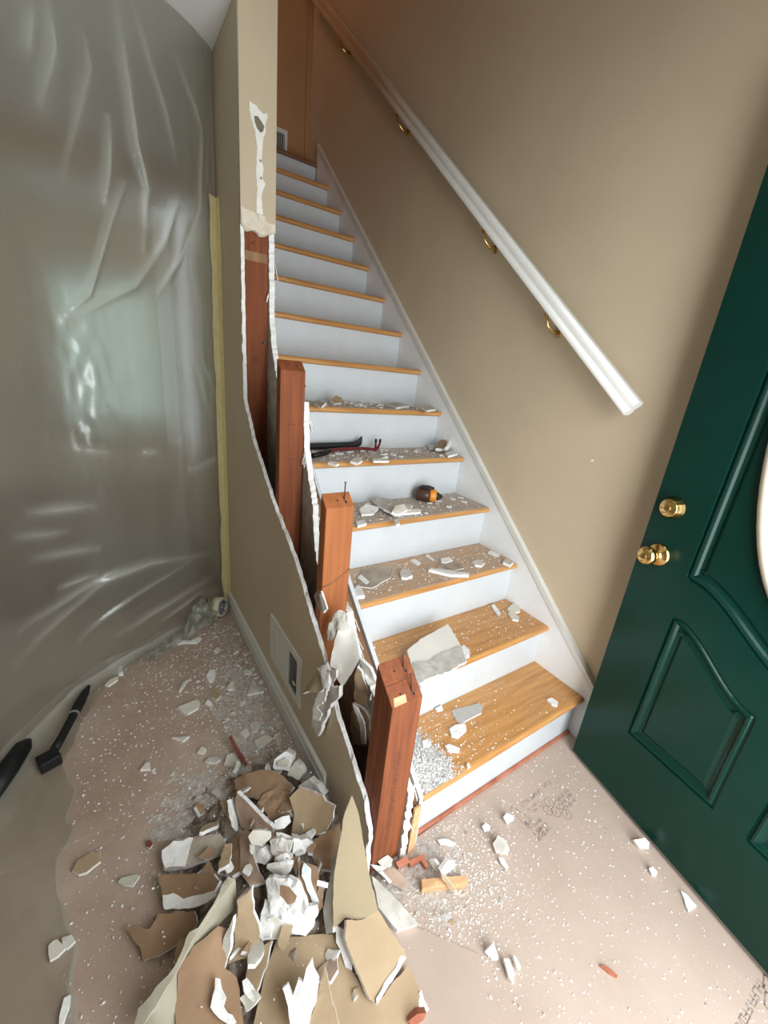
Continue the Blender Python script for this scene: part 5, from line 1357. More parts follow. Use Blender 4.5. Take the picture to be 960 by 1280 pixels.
{'n': 'plaster_chip', 'l': 'white triangular chip standing near the paper seam on the right floor', 'v': [[-0.804, -0.303, 0.01], [-0.787, -0.307, 0.035], [-0.787, -0.33, 0.012], [-0.795, -0.326, 0.01]], 't': 0.012, 'm': ['gyp', 'gyp', 'brown'], 'j': 0.002, 'b': 0.0015, 'c': 'drywall piece', 'g': None, 'k': []},
{'n': 'plaster_chip', 'l': 'long white stick-like chip casting a shadow on the right floor', 'v': [[-0.778, -0.337, 0.022], [-0.767, -0.345, 0.022], [-0.775, -0.37, 0.018], [-0.788, -0.373, 0.014], [-0.79, -0.364, 0.016]], 't': 0.016, 'm': ['gyp', 'gyp', 'brown'], 'j': 0.001, 'b': 0.0015, 'c': 'drywall piece', 'g': None, 'k': []},
{'n': 'plaster_chip', 'l': 'narrow standing chip right of the white stick-like chip', 'v': [[-0.752, -0.343, 0.02], [-0.749, -0.35, 0.02], [-0.748, -0.366, 0.012], [-0.755, -0.369, 0.01], [-0.759, -0.362, 0.014]], 't': 0.01, 'm': ['grey2', 'gyp', 'brown'], 'j': 0.002, 'b': 0.0015, 'c': 'drywall piece', 'g': None, 'k': []},
{'n': 'plaster_chip', 'l': 'white pebble of plaster beside the bottom edge of the green door', 'v': [[-0.213, -0.364, 0.025], [-0.181, -0.379, 0.03], [-0.18, -0.393, 0.028], [-0.195, -0.4, 0.018], [-0.212, -0.384, 0.012]], 't': 0.018, 'm': ['gyp', 'gyp', 'brown'], 'j': 0.002, 'b': 0.002, 'c': 'drywall piece', 'g': None, 'k': []},
{'n': 'plaster_chip', 'l': 'small cream pebble near the green door edge', 'v': [[-0.246, -0.425, 0.015], [-0.236, -0.43, 0.02], [-0.237, -0.444, 0.018], [-0.247, -0.446, 0.012], [-0.253, -0.438, 0.01]], 't': 0.012, 'm': ['gyp', 'gyp', 'brown'], 'j': 0.002, 'b': 0.002, 'c': 'drywall piece', 'g': None, 'k': []},
{'n': 'plaster_chip', 'l': 'bluish triangular chip lying near the green door', 'v': [[-0.217, -0.5, 0.008], [-0.214, -0.514, 0.01], [-0.218, -0.54, 0.008], [-0.253, -0.533, 0.008]], 't': 0.006, 'm': ['blue', 'gyp', 'brown'], 'j': 0.002, 'b': 0.0015, 'c': 'drywall piece', 'g': None, 'k': []},
{'n': 'wood_sliver', 'l': 'orange wood sliver on the bare right floor', 'v': [[-0.575, -0.465, 0.006], [-0.566, -0.468, 0.006], [-0.553, -0.497, 0.006], [-0.559, -0.498, 0.006], [-0.568, -0.485, 0.006]], 't': 0.005, 'm': ['redwood', 'redwood', 'brown'], 'j': 0.002, 'b': 0.0015, 'c': 'wood sliver', 'g': None, 'k': []},
{'n': 'wood_sliver', 'l': 'reddish splinter at the bottom edge right of the heap', 'v': [[-1.036, -0.3, 0.03], [-1.014, -0.303, 0.035], [-0.997, -0.312, 0.035], [-1.006, -0.316, 0.03], [-1.029, -0.31, 0.02]], 't': 0.02, 'm': ['redwood', 'redwood', 'brown'], 'j': 0.002, 'b': 0.0015, 'c': 'wood sliver', 'g': None, 'k': []},
{'n': 'plaster_chip', 'l': 'white crumpled chip above the reddish splinter at the bottom', 'v': [[-0.996, -0.274, 0.01], [-0.988, -0.278, 0.025], [-0.99, -0.29, 0.02], [-0.985, -0.306, 0.01], [-0.993, -0.302, 0.008], [-0.997, -0.287, 0.01]], 't': 0.01, 'm': ['gyp', 'gyp', 'brown'], 'j': 0.002, 'b': 0.003, 'c': 'drywall piece', 'g': None, 'k': []},
{'n': 'wood_sliver', 'l': 'dark red wood splinter standing up behind the heap', 'v': [[-1.193, 0.551, 0.05], [-1.185, 0.553, 0.055], [-1.179, 0.522, 0.05], [-1.172, 0.499, 0.04], [-1.161, 0.441, 0.03], [-1.17, 0.436, 0.03], [-1.181, 0.484, 0.035], [-1.191, 0.518, 0.045]], 't': 0.008, 'm': ['dkred', 'dkred', 'brown'], 'j': 0.001, 'b': 0.0015, 'c': 'wood sliver', 'g': None, 'k': []},
{'n': 'plaster_chip', 'l': 'large smooth five-sided painted chip on the left floor paper', 'v': [[-1.321, 0.814, 0.011], [-1.295, 0.818, 0.011], [-1.249, 0.822, 0.011], [-1.243, 0.801, 0.011], [-1.251, 0.777, 0.011], [-1.292, 0.764, 0.011], [-1.308, 0.785, 0.011]], 't': 0.009, 'm': ['paint', 'gyp', 'brown'], 'j': 0.0012, 'b': 0.001, 'c': 'drywall piece', 'g': None, 'k': []},
{'n': 'plaster_chip', 'l': 'small white chip right of the five-sided painted chip', 'v': [[-1.228, 0.788, 0.011], [-1.213, 0.804, 0.011], [-1.204, 0.776, 0.011], [-1.215, 0.763, 0.011]], 't': 0.009, 'm': ['gyp', 'gyp', 'brown'], 'j': 0.0012, 'b': 0.001, 'c': 'drywall piece', 'g': None, 'k': []},
{'n': 'plaster_chip', 'l': 'pale square painted chip just behind the heap', 'v': [[-1.224, 0.49, 0.011], [-1.207, 0.521, 0.011], [-1.178, 0.519, 0.011], [-1.174, 0.462, 0.011], [-1.182, 0.453, 0.011]], 't': 0.009, 'm': ['paint', 'gyp', 'brown'], 'j': 0.0012, 'b': 0.001, 'c': 'drywall piece', 'g': None, 'k': []},
{'n': 'plaster_chip', 'l': 'oval grey chip left of the pale square chip', 'v': [[-1.277, 0.531, 0.011], [-1.26, 0.539, 0.011], [-1.237, 0.527, 0.011], [-1.23, 0.513, 0.011], [-1.246, 0.508, 0.011], [-1.269, 0.52, 0.011]], 't': 0.009, 'm': ['grey2', 'gyp', 'brown'], 'j': 0.0012, 'b': 0.001, 'c': 'drywall piece', 'g': None, 'k': []},
{'n': 'plaster_chip', 'l': 'lone white triangular chip at the middle of the left floor paper', 'v': [[-1.461, 0.596, 0.011], [-1.443, 0.615, 0.011], [-1.432, 0.613, 0.011], [-1.432, 0.583, 0.011]], 't': 0.009, 'm': ['paint', 'gyp', 'brown'], 'j': 0.0012, 'b': 0.001, 'c': 'drywall piece', 'g': None, 'k': []},
{'n': 'plaster_chip', 'l': 'flat grey triangular flake on the left floor paper', 'v': [[-1.357, 0.682, 0.011], [-1.304, 0.657, 0.011], [-1.326, 0.646, 0.011]], 't': 0.009, 'm': ['grey2', 'gyp', 'brown'], 'j': 0.0012, 'b': 0.001, 'c': 'drywall piece', 'g': None, 'k': []},
{'n': 'plaster_chip', 'l': 'bright white chip among the flakes by the baseboard', 'v': [[-1.194, 0.938, 0.011], [-1.174, 0.972, 0.011], [-1.153, 0.962, 0.011], [-1.162, 0.922, 0.011], [-1.177, 0.893, 0.011], [-1.191, 0.905, 0.011]], 't': 0.009, 'm': ['gyp', 'gyp', 'brown'], 'j': 0.0012, 'b': 0.001, 'c': 'drywall piece', 'g': None, 'k': []},
{'n': 'plaster_chip', 'l': 'thin curled flake loop on the left floor paper', 'v': [[-1.306, 0.903, 0.011], [-1.282, 0.946, 0.011], [-1.264, 0.947, 0.011], [-1.287, 0.913, 0.011], [-1.304, 0.897, 0.011]], 't': 0.009, 'm': ['grey2', 'gyp', 'brown'], 'j': 0.0012, 'b': 0.001, 'c': 'drywall piece', 'g': None, 'k': []},
{'n': 'plaster_chip', 'l': 'grey flake below the bright white chip', 'v': [[-1.137, 0.832, 0.011], [-1.11, 0.864, 0.011], [-1.101, 0.849, 0.011], [-1.115, 0.816, 0.011], [-1.133, 0.82, 0.011]], 't': 0.009, 'm': ['paint', 'gyp', 'brown'], 'j': 0.0012, 'b': 0.001, 'c': 'drywall piece', 'g': None, 'k': []},
{'n': 'plaster_chip', 'l': 'dull tan flake above the five-sided chip', 'v': [[-1.203, 0.856, 0.011], [-1.186, 0.852, 0.011], [-1.162, 0.805, 0.011], [-1.187, 0.785, 0.011], [-1.2, 0.811, 0.011]], 't': 0.009, 'm': ['tan2', 'gyp', 'brown'], 'j': 0.0012, 'b': 0.001, 'c': 'drywall piece', 'g': None, 'k': []},
{'n': 'plaster_chip', 'l': 'grey triangular chip standing against the baseboard', 'v': [[-1.072, 0.759, 0.011], [-1.027, 0.838, 0.011], [-1.027, 0.791, 0.011], [-1.008, 0.746, 0.011]], 't': 0.009, 'm': ['grey2', 'gyp', 'brown'], 'j': 0.0012, 'b': 0.001, 'c': 'drywall piece', 'g': None, 'k': []},
{'n': 'plaster_chip', 'l': 'small cream block near the baseboard below the tape roll', 'v': [[-1.049, 0.904, 0.011], [-1.015, 0.892, 0.011], [-1.022, 0.868, 0.011], [-1.05, 0.877, 0.011]], 't': 0.009, 'm': ['paint', 'gyp', 'brown'], 'j': 0.0012, 'b': 0.001, 'c': 'drywall piece', 'g': None, 'k': []},
{'n': 'plaster_chip', 'l': 'cream chip at the lap of the floor papers', 'v': [[-1.133, 1.094, 0.011], [-1.115, 1.111, 0.011], [-1.103, 1.099, 0.011], [-1.119, 1.075, 0.011]], 't': 0.009, 'm': ['paint', 'gyp', 'brown'], 'j': 0.0012, 'b': 0.001, 'c': 'drywall piece', 'g': None, 'k': []},
{'n': 'plaster_chip', 'l': 'long white torn strip beside the plastic sheet foot', 'v': [[-1.286, 1.245, 0.011], [-1.26, 1.266, 0.011], [-1.247, 1.233, 0.011], [-1.212, 1.21, 0.011], [-1.182, 1.222, 0.011], [-1.171, 1.224, 0.011], [-1.164, 1.207, 0.011], [-1.189, 1.185, 0.011], [-1.246, 1.213, 0.011], [-1.267, 1.21, 0.011]], 't': 0.009, 'm': ['gyp', 'gyp', 'brown'], 'j': 0.0012, 'b': 0.001, 'c': 'drywall piece', 'g': None, 'k': []},
{'n': 'plaster_chip', 'l': 'round white pebble against the plastic foot', 'v': [[-1.499, 1.167, 0.011], [-1.488, 1.156, 0.011], [-1.487, 1.101, 0.011], [-1.501, 1.098, 0.011], [-1.509, 1.123, 0.011]], 't': 0.009, 'm': ['gyp', 'gyp', 'brown'], 'j': 0.0012, 'b': 0.001, 'c': 'drywall piece', 'g': None, 'k': []},
{'n': 'plaster_chip', 'l': 'narrow white stick chip beyond the black pipe tip', 'v': [[-1.551, 1.062, 0.011], [-1.532, 1.088, 0.011], [-1.504, 1.094, 0.011], [-1.507, 1.075, 0.011], [-1.538, 1.051, 0.011]], 't': 0.009, 'm': ['paint', 'gyp', 'brown'], 'j': 0.0012, 'b': 0.001, 'c': 'drywall piece', 'g': None, 'k': []},
{'n': 'plaster_chip', 'l': 'brown paper-faced drywall scrap beside the plastic flap', 'v': [[-1.628, 0.367, 0.011], [-1.617, 0.388, 0.011], [-1.591, 0.393, 0.011], [-1.568, 0.384, 0.011], [-1.567, 0.357, 0.011], [-1.597, 0.345, 0.011], [-1.614, 0.349, 0.011]], 't': 0.009, 'm': ['tan2', 'gyp', 'brown'], 'j': 0.0012, 'b': 0.001, 'c': 'drywall piece', 'g': None, 'k': []},
{'n': 'plaster_chip', 'l': 'pale green-grey flake on the floor below the brown scrap', 'v': [[-1.531, 0.283, 0.011], [-1.523, 0.288, 0.011], [-1.491, 0.278, 0.011], [-1.483, 0.271, 0.011], [-1.5, 0.255, 0.011], [-1.518, 0.268, 0.011]], 't': 0.009, 'm': ['olive2', 'gyp', 'brown'], 'j': 0.0012, 'b': 0.001, 'c': 'drywall piece', 'g': None, 'k': []},
{'n': 'plaster_chip', 'l': 'pale painted chip lying on the plastic flap', 'v': [[-1.665, 0.22, 0.011], [-1.657, 0.225, 0.011], [-1.649, 0.223, 0.011], [-1.631, 0.197, 0.011], [-1.646, 0.189, 0.011], [-1.66, 0.188, 0.011]], 't': 0.009, 'm': ['paint', 'gyp', 'brown'], 'j': 0.0012, 'b': 0.001, 'c': 'drywall piece', 'g': None, 'k': []},
{'n': 'plaster_chip', 'l': 'grey chip next to the pale one on the plastic flap', 'v': [[-1.641, 0.222, 0.011], [-1.622, 0.217, 0.011], [-1.615, 0.2, 0.011], [-1.63, 0.193, 0.011], [-1.639, 0.206, 0.011]], 't': 0.009, 'm': ['grey2', 'gyp', 'brown'], 'j': 0.0012, 'b': 0.001, 'c': 'drywall piece', 'g': None, 'k': []},
{'n': 'plaster_chip', 'l': 'white torn strip at the bottom edge beside the plastic flap', 'v': [[-1.637, 0.079, 0.011], [-1.631, 0.105, 0.011], [-1.62, 0.104, 0.011], [-1.621, 0.087, 0.011], [-1.63, 0.064, 0.011], [-1.637, 0.062, 0.011]], 't': 0.009, 'm': ['gyp', 'gyp', 'brown'], 'j': 0.0012, 'b': 0.001, 'c': 'drywall piece', 'g': None, 'k': []},
{'n': 'plaster_chip', 'l': 'small red-brown crumb left of the dust-covered piece', 'v': [[-1.464, 0.352, 0.011], [-1.452, 0.352, 0.011], [-1.448, 0.336, 0.011], [-1.456, 0.329, 0.011], [-1.463, 0.338, 0.011]], 't': 0.009, 'm': ['dkred', 'gyp', 'brown'], 'j': 0.0012, 'b': 0.001, 'c': 'drywall piece', 'g': None, 'k': []},
{'n': 'plaster_chip', 'l': 'grey plaster lump behind the heap near the baseboard', 'v': [[-1.105, 0.611, 0.011], [-1.079, 0.618, 0.011], [-1.069, 0.592, 0.011], [-1.089, 0.566, 0.011], [-1.109, 0.577, 0.011]], 't': 0.009, 'm': ['grey2', 'gyp', 'brown'], 'j': 0.0012, 'b': 0.001, 'c': 'drywall piece', 'g': None, 'k': []},
{'n': 'plaster_chip', 'l': 'angular grey plaster shard behind the white block', 'v': [[-1.11, 0.534, 0.011], [-1.068, 0.539, 0.011], [-1.052, 0.515, 0.011], [-1.087, 0.496, 0.011], [-1.108, 0.5, 0.011]], 't': 0.009, 'm': ['paint', 'gyp', 'brown'], 'j': 0.0012, 'b': 0.001, 'c': 'drywall piece', 'g': None, 'k': []},
{'n': 'plaster_chip', 'l': 'cream plaster crumb behind the dark red splinter', 'v': [[-1.145, 0.592, 0.011], [-1.12, 0.599, 0.011], [-1.116, 0.572, 0.011], [-1.137, 0.56, 0.011]], 't': 0.009, 'm': ['paint', 'gyp', 'brown'], 'j': 0.0012, 'b': 0.001, 'c': 'drywall piece', 'g': None, 'k': []},
{'n': 'plaster_chip', 'l': 'small chip just left of the arched brown piece', 'v': [[-1.281, 0.411, 0.011], [-1.265, 0.417, 0.011], [-1.255, 0.397, 0.011], [-1.266, 0.389, 0.011]], 't': 0.009, 'm': ['grey2', 'gyp', 'brown'], 'j': 0.0012, 'b': 0.001, 'c': 'drywall piece', 'g': None, 'k': []},
{'n': 'plaster_chip', 'l': 'white crumb upper left of the oval grey chip', 'v': [[-1.293, 0.578, 0.011], [-1.275, 0.594, 0.011], [-1.263, 0.576, 0.011], [-1.276, 0.562, 0.011]], 't': 0.009, 'm': ['paint', 'gyp', 'brown'], 'j': 0.0012, 'b': 0.001, 'c': 'drywall piece', 'g': None, 'k': []},
{'n': 'plaster_chip', 'l': 'dusty grey fragment tucked behind the arched piece', 'v': [[-1.2, 0.421, 0.011], [-1.222, 0.456, 0.011], [-1.207, 0.464, 0.011], [-1.19, 0.441, 0.011]], 't': 0.009, 'm': ['grey2', 'gyp', 'brown'], 'j': 0.0012, 'b': 0.001, 'c': 'drywall piece', 'g': None, 'k': []},
{'n': 'plaster_chip', 'l': 'flat grey drywall flake on the bottom tread', 'v': [[-0.519, 0.171, 0.197], [-0.407, 0.151, 0.197], [-0.403, 0.131, 0.197], [-0.43, 0.113, 0.197], [-0.53, 0.114, 0.197], [-0.533, 0.135, 0.197]], 't': 0.006, 'm': ['grey3', 'gyp', 'brown'], 'j': 0.0012, 'b': 0.001, 'c': 'drywall piece', 'g': None, 'k': []},
{'n': 'plaster_chip', 'l': 'white curled chip below the grey flake on the bottom tread', 'v': [[-0.581, 0.115, 0.201], [-0.557, 0.117, 0.201], [-0.52, 0.102, 0.201], [-0.534, 0.083, 0.201], [-0.579, 0.075, 0.201], [-0.594, 0.09, 0.201]], 't': 0.01, 'm': ['gyp', 'gyp', 'brown'], 'j': 0.0012, 'b': 0.001, 'c': 'drywall piece', 'g': None, 'k': []},
{'n': 'plaster_chip', 'l': 'round white chip at the left of the bottom tread', 'v': [[-0.695, 0.12, 0.201], [-0.677, 0.117, 0.201], [-0.675, 0.099, 0.201], [-0.691, 0.091, 0.201], [-0.705, 0.102, 0.201]], 't': 0.01, 'm': ['gyp', 'gyp', 'brown'], 'j': 0.0012, 'b': 0.001, 'c': 'drywall piece', 'g': None, 'k': []},
{'n': 'plaster_chip', 'l': 'small white sliver chip on the bottom tread near the dust drift', 'v': [[-0.64, 0.072, 0.199], [-0.624, 0.07, 0.199], [-0.602, 0.042, 0.199], [-0.613, 0.034, 0.199], [-0.643, 0.054, 0.199]], 't': 0.008, 'm': ['gyp', 'gyp', 'brown'], 'j': 0.0012, 'b': 0.001, 'c': 'drywall piece', 'g': None, 'k': []},
{'n': 'plaster_chip', 'l': 'white crumb near the front edge of the bottom tread', 'v': [[-0.625, -0.011, 0.201], [-0.615, -0.01, 0.201], [-0.618, -0.021, 0.201], [-0.629, -0.021, 0.201]], 't': 0.01, 'm': ['gyp', 'gyp', 'brown'], 'j': 0.0012, 'b': 0.001, 'c': 'drywall piece', 'g': None, 'k': []},
{'n': 'plaster_chip', 'l': 'white sliver chip at the right end of the bottom tread', 'v': [[-0.154, 0.039, 0.199], [-0.129, 0.035, 0.199], [-0.128, 0.008, 0.199], [-0.146, -0.0, 0.199], [-0.158, 0.015, 0.199]], 't': 0.008, 'm': ['gyp', 'gyp', 'brown'], 'j': 0.0012, 'b': 0.001, 'c': 'drywall piece', 'g': None, 'k': []},
{'n': 'plaster_chip', 'l': 'white nub chip at the back left of the bottom tread', 'v': [[-0.569, 0.205, 0.201], [-0.539, 0.206, 0.201], [-0.546, 0.189, 0.201], [-0.568, 0.193, 0.201]], 't': 0.01, 'm': ['gyp', 'gyp', 'brown'], 'j': 0.0012, 'b': 0.001, 'c': 'drywall piece', 'g': None, 'k': []},
{'n': 'drywall_piece', 'l': 'large white-painted drywall piece with a grey torn half lying on the second tread', 'v': [[-0.6714, 0.2797, 0.4296], [-0.5874, 0.3082, 0.4315], [-0.4383, 0.3353, 0.4301], [-0.4614, 0.2408, 0.4124], [-0.4895, 0.1722, 0.4001], [-0.5897, 0.159, 0.402], [-0.672, 0.1624, 0.4064], [-0.7108, 0.1456, 0.4048], [-0.7139, 0.1712, 0.41]], 't': 0.012, 'm': ['paint2', 'gyp', 'brown'], 'j': 0.0015, 'b': 0.0005, 'c': 'drywall piece', 'g': None, 'k': [{'n': 'torn_paper', 'v': [[-0.6852, 0.2287, 0.4235], [-0.6302, 0.2167, 0.4186], [-0.558, 0.2313, 0.4182], [-0.4669, 0.2312, 0.414], [-0.4925, 0.1698, 0.4029], [-0.5924, 0.1566, 0.4049], [-0.6745, 0.16, 0.4093], [-0.7109, 0.1546, 0.4099], [-0.7151, 0.1745, 0.4141]], 't': 0.003, 'm': ['grey', 'gyp', 'gyp'], 'j': 0.003}, {'n': 'torn_edge', 'v': [[-0.694, 0.168, 0.395], [-0.653, 0.173, 0.4], [-0.613, 0.146, 0.392], [-0.635, 0.135, 0.385], [-0.667, 0.151, 0.385]], 't': 0.006, 'm': ['gyp', 'gyp', 'gyp'], 'j': 0.002}]},
{'n': 'plaster_chip', 'l': 'oval white chip touching the right of the large drywall piece', 'v': [[-0.447, 0.247, 0.393], [-0.43, 0.249, 0.393], [-0.43, 0.219, 0.393], [-0.453, 0.196, 0.393], [-0.467, 0.198, 0.393], [-0.464, 0.221, 0.393]], 't': 0.012, 'm': ['gyp', 'gyp', 'brown'], 'j': 0.0012, 'b': 0.001, 'c': 'drywall piece', 'g': None, 'k': []},
{'n': 'plaster_chip', 'l': 'painted chip in the back right corner of the second tread', 'v': [[-0.072, 0.352, 0.389], [-0.001, 0.376, 0.389], [0.005, 0.345, 0.389], [-0.033, 0.314, 0.389], [-0.083, 0.316, 0.389]], 't': 0.008, 'm': ['paint', 'gyp', 'brown'], 'j': 0.0012, 'b': 0.001, 'c': 'drywall piece', 'g': None, 'k': []},
{'n': 'plaster_chip', 'l': 'oval painted chip in front of the corner chips on the second tread', 'v': [[-0.094, 0.328, 0.389], [-0.062, 0.334, 0.389], [-0.073, 0.286, 0.389], [-0.096, 0.271, 0.389], [-0.114, 0.286, 0.389]], 't': 0.008, 'm': ['paint', 'gyp', 'brown'], 'j': 0.0012, 'b': 0.001, 'c': 'drywall piece', 'g': None, 'k': []},
{'n': 'plaster_chip', 'l': 'torn sliver chip at the back of the second tread', 'v': [[-0.114, 0.405, 0.389], [-0.096, 0.404, 0.389], [-0.124, 0.342, 0.389], [-0.15, 0.328, 0.389], [-0.136, 0.367, 0.389]], 't': 0.008, 'm': ['gyp', 'gyp', 'brown'], 'j': 0.0012, 'b': 0.001, 'c': 'drywall piece', 'g': None, 'k': []},
{'n': 'plaster_chip', 'l': 'long white strip chip on the third tread', 'v': [[-0.432, 0.492, 0.583], [-0.416, 0.5, 0.583], [-0.348, 0.442, 0.583], [-0.292, 0.405, 0.583], [-0.31, 0.391, 0.583], [-0.379, 0.427, 0.583]], 't': 0.012, 'm': ['gyp', 'gyp', 'brown'], 'j': 0.0012, 'b': 0.001, 'c': 'drywall piece', 'g': None, 'k': []},
{'n': 'plaster_chip', 'l': 'square grey chip in the middle of the third tread', 'v': [[-0.552, 0.52, 0.583], [-0.525, 0.537, 0.583], [-0.505, 0.522, 0.583], [-0.521, 0.479, 0.583], [-0.556, 0.473, 0.583], [-0.569, 0.486, 0.583]], 't': 0.012, 'm': ['grey2', 'gyp', 'brown'], 'j': 0.0012, 'b': 0.001, 'c': 'drywall piece', 'g': None, 'k': []},
{'n': 'plaster_chip', 'l': 'white chip behind the long strip on the third tread', 'v': [[-0.313, 0.556, 0.581], [-0.265, 0.554, 0.581], [-0.273, 0.524, 0.581], [-0.316, 0.517, 0.581], [-0.33, 0.531, 0.581]], 't': 0.01, 'm': ['gyp', 'gyp', 'brown'], 'j': 0.0012, 'b': 0.001, 'c': 'drywall piece', 'g': None, 'k': []},
{'n': 'plaster_chip', 'l': 'painted chip right of the long strip on the third tread', 'v': [[-0.203, 0.48, 0.581], [-0.158, 0.487, 0.581], [-0.154, 0.452, 0.581], [-0.191, 0.436, 0.581], [-0.212, 0.452, 0.581]], 't': 0.01, 'm': ['paint', 'gyp', 'brown'], 'j': 0.0012, 'b': 0.001, 'c': 'drywall piece', 'g': None, 'k': []},
{'n': 'plaster_chip', 'l': 'narrow white chip at the back of the third tread', 'v': [[-0.35, 0.613, 0.577], [-0.334, 0.616, 0.577], [-0.342, 0.568, 0.577], [-0.355, 0.558, 0.577]], 't': 0.006, 'm': ['gyp', 'gyp', 'brown'], 'j': 0.0012, 'b': 0.001, 'c': 'drywall piece', 'g': None, 'k': []},
{'n': 'plaster_chip', 'l': 'small white chip left of the narrow one on the third tread', 'v': [[-0.442, 0.6, 0.577], [-0.416, 0.606, 0.577], [-0.414, 0.565, 0.577], [-0.44, 0.552, 0.577]], 't': 0.006, 'm': ['gyp', 'gyp', 'brown'], 'j': 0.0012, 'b': 0.001, 'c': 'drywall piece', 'g': None, 'k': []},
{'n': 'plaster_chip', 'l': 'grey chip at the right end of the third tread', 'v': [[-0.075, 0.421, 0.585], [-0.038, 0.439, 0.585], [-0.03, 0.402, 0.585], [-0.07, 0.386, 0.585]], 't': 0.014, 'm': ['grey2', 'gyp', 'brown'], 'j': 0.0012, 'b': 0.001, 'c': 'drywall piece', 'g': None, 'k': []},
{'n': 'plaster_chip', 'l': 'white sliver near the skirt on the third tread', 'v': [[-0.053, 0.528, 0.579], [-0.024, 0.536, 0.579], [-0.018, 0.488, 0.579], [-0.043, 0.48, 0.579]], 't': 0.008, 'm': ['gyp', 'gyp', 'brown'], 'j': 0.0012, 'b': 0.001, 'c': 'drywall piece', 'g': None, 'k': []},
{'n': 'plaster_chip', 'l': 'flat grey-brown paper scrap behind the long strip on the third tread', 'v': [[-0.38, 0.502, 0.575], [-0.319, 0.547, 0.575], [-0.254, 0.513, 0.575], [-0.271, 0.457, 0.575], [-0.331, 0.459, 0.575]], 't': 0.004, 'm': ['dusty', 'gyp', 'brown'], 'j': 0.0012, 'b': 0.001, 'c': 'drywall piece', 'g': None, 'k': []},
{'n': 'plaster_chip', 'l': 'white torn chip at the left end of the third tread', 'v': [[-0.791, 0.47, 0.585], [-0.752, 0.495, 0.585], [-0.753, 0.465, 0.585], [-0.767, 0.425, 0.585], [-0.794, 0.432, 0.585]], 't': 0.014, 'm': ['gyp', 'gyp', 'brown'], 'j': 0.0012, 'b': 0.001, 'c': 'drywall piece', 'g': None, 'k': []},
{'n': 'plaster_chip', 'l': 'thin white flake left on the third tread', 'v': [[-0.721, 0.554, 0.577], [-0.697, 0.571, 0.577], [-0.695, 0.511, 0.577], [-0.715, 0.5, 0.577]], 't': 0.006, 'm': ['gyp', 'gyp', 'brown'], 'j': 0.0012, 'b': 0.001, 'c': 'drywall piece', 'g': None, 'k': []},
{'n': 'plaster_chip', 'l': 'wide flat dusty paper scrap at the left of the third tread', 'v': [[-0.753, 0.508, 0.575], [-0.673, 0.607, 0.575], [-0.574, 0.611, 0.575], [-0.555, 0.559, 0.575], [-0.604, 0.509, 0.575], [-0.709, 0.471, 0.575]], 't': 0.004, 'm': ['dusty', 'gyp', 'brown'], 'j': 0.0012, 'b': 0.001, 'c': 'drywall piece', 'g': None, 'k': []},
{'n': 'drywall_piece', 'l': 'curled painted drywall piece on the fourth tread beside the tool', 'v': [[-0.55, 0.618, 0.795], [-0.501, 0.668, 0.8], [-0.462, 0.662, 0.805], [-0.46, 0.634, 0.79], [-0.518, 0.623, 0.78]], 't': 0.012, 'm': ['paint', 'gyp', 'brown'], 'j': 0.0012, 'b': 0.001, 'c': 'drywall piece', 'g': None, 'k': []},
{'n': 'drywall_piece', 'l': 'tilted grey drywall scrap behind the curled piece on the fourth tread', 'v': [[-0.535, 0.784, 0.79], [-0.518, 0.776, 0.805], [-0.459, 0.758, 0.795], [-0.509, 0.701, 0.79], [-0.527, 0.655, 0.78], [-0.543, 0.685, 0.785]], 't': 0.01, 'm': ['grey', 'gyp', 'brown'], 'j': 0.0012, 'b': 0.001, 'c': 'drywall piece', 'g': None, 'k': []},
{'n': 'plaster_chip', 'l': 'long pale edge strip of the curled piece on the fourth tread', 'v': [[-0.521, 0.658, 0.778], [-0.397, 0.661, 0.778], [-0.375, 0.65, 0.776], [-0.394, 0.631, 0.774], [-0.52, 0.646, 0.772]], 't': 0.01, 'm': ['gyp', 'gyp', 'brown'], 'j': 0.0012, 'b': 0.001, 'c': 'drywall piece', 'g': None, 'k': []},
{'n': 'plaster_chip', 'l': 'bright white chip at the front edge of the fourth tread', 'v': [[-0.556, 0.589, 0.773], [-0.535, 0.592, 0.773], [-0.555, 0.554, 0.773], [-0.579, 0.545, 0.773]], 't': 0.012, 'm': ['gyp', 'gyp', 'brown'], 'j': 0.0012, 'b': 0.001, 'c': 'drywall piece', 'g': None, 'k': []},
{'n': 'plaster_chip', 'l': 'torn white piece at the left of the fourth tread', 'v': [[-0.633, 0.727, 0.78], [-0.59, 0.745, 0.79], [-0.543, 0.72, 0.78], [-0.6, 0.675, 0.774], [-0.645, 0.686, 0.772]], 't': 0.01, 'm': ['gyp', 'gyp', 'brown'], 'j': 0.0012, 'b': 0.001, 'c': 'drywall piece', 'g': None, 'k': []},
{'n': 'plaster_chip', 'l': 'white chip next to the post on the fourth tread', 'v': [[-0.705, 0.624, 0.772], [-0.666, 0.632, 0.774], [-0.676, 0.597, 0.772], [-0.717, 0.591, 0.77]], 't': 0.01, 'm': ['gyp', 'gyp', 'brown'], 'j': 0.0012, 'b': 0.001, 'c': 'drywall piece', 'g': None, 'k': []},
{'n': 'plaster_chip', 'l': 'dark-edged tan scrap right of the curled piece on the fourth tread', 'v': [[-0.43, 0.71, 0.79], [-0.402, 0.679, 0.79], [-0.431, 0.655, 0.78], [-0.458, 0.663, 0.78]], 't': 0.01, 'm': ['grey', 'gyp', 'brown'], 'j': 0.0012, 'b': 0.001, 'c': 'drywall piece', 'g': None, 'k': []},
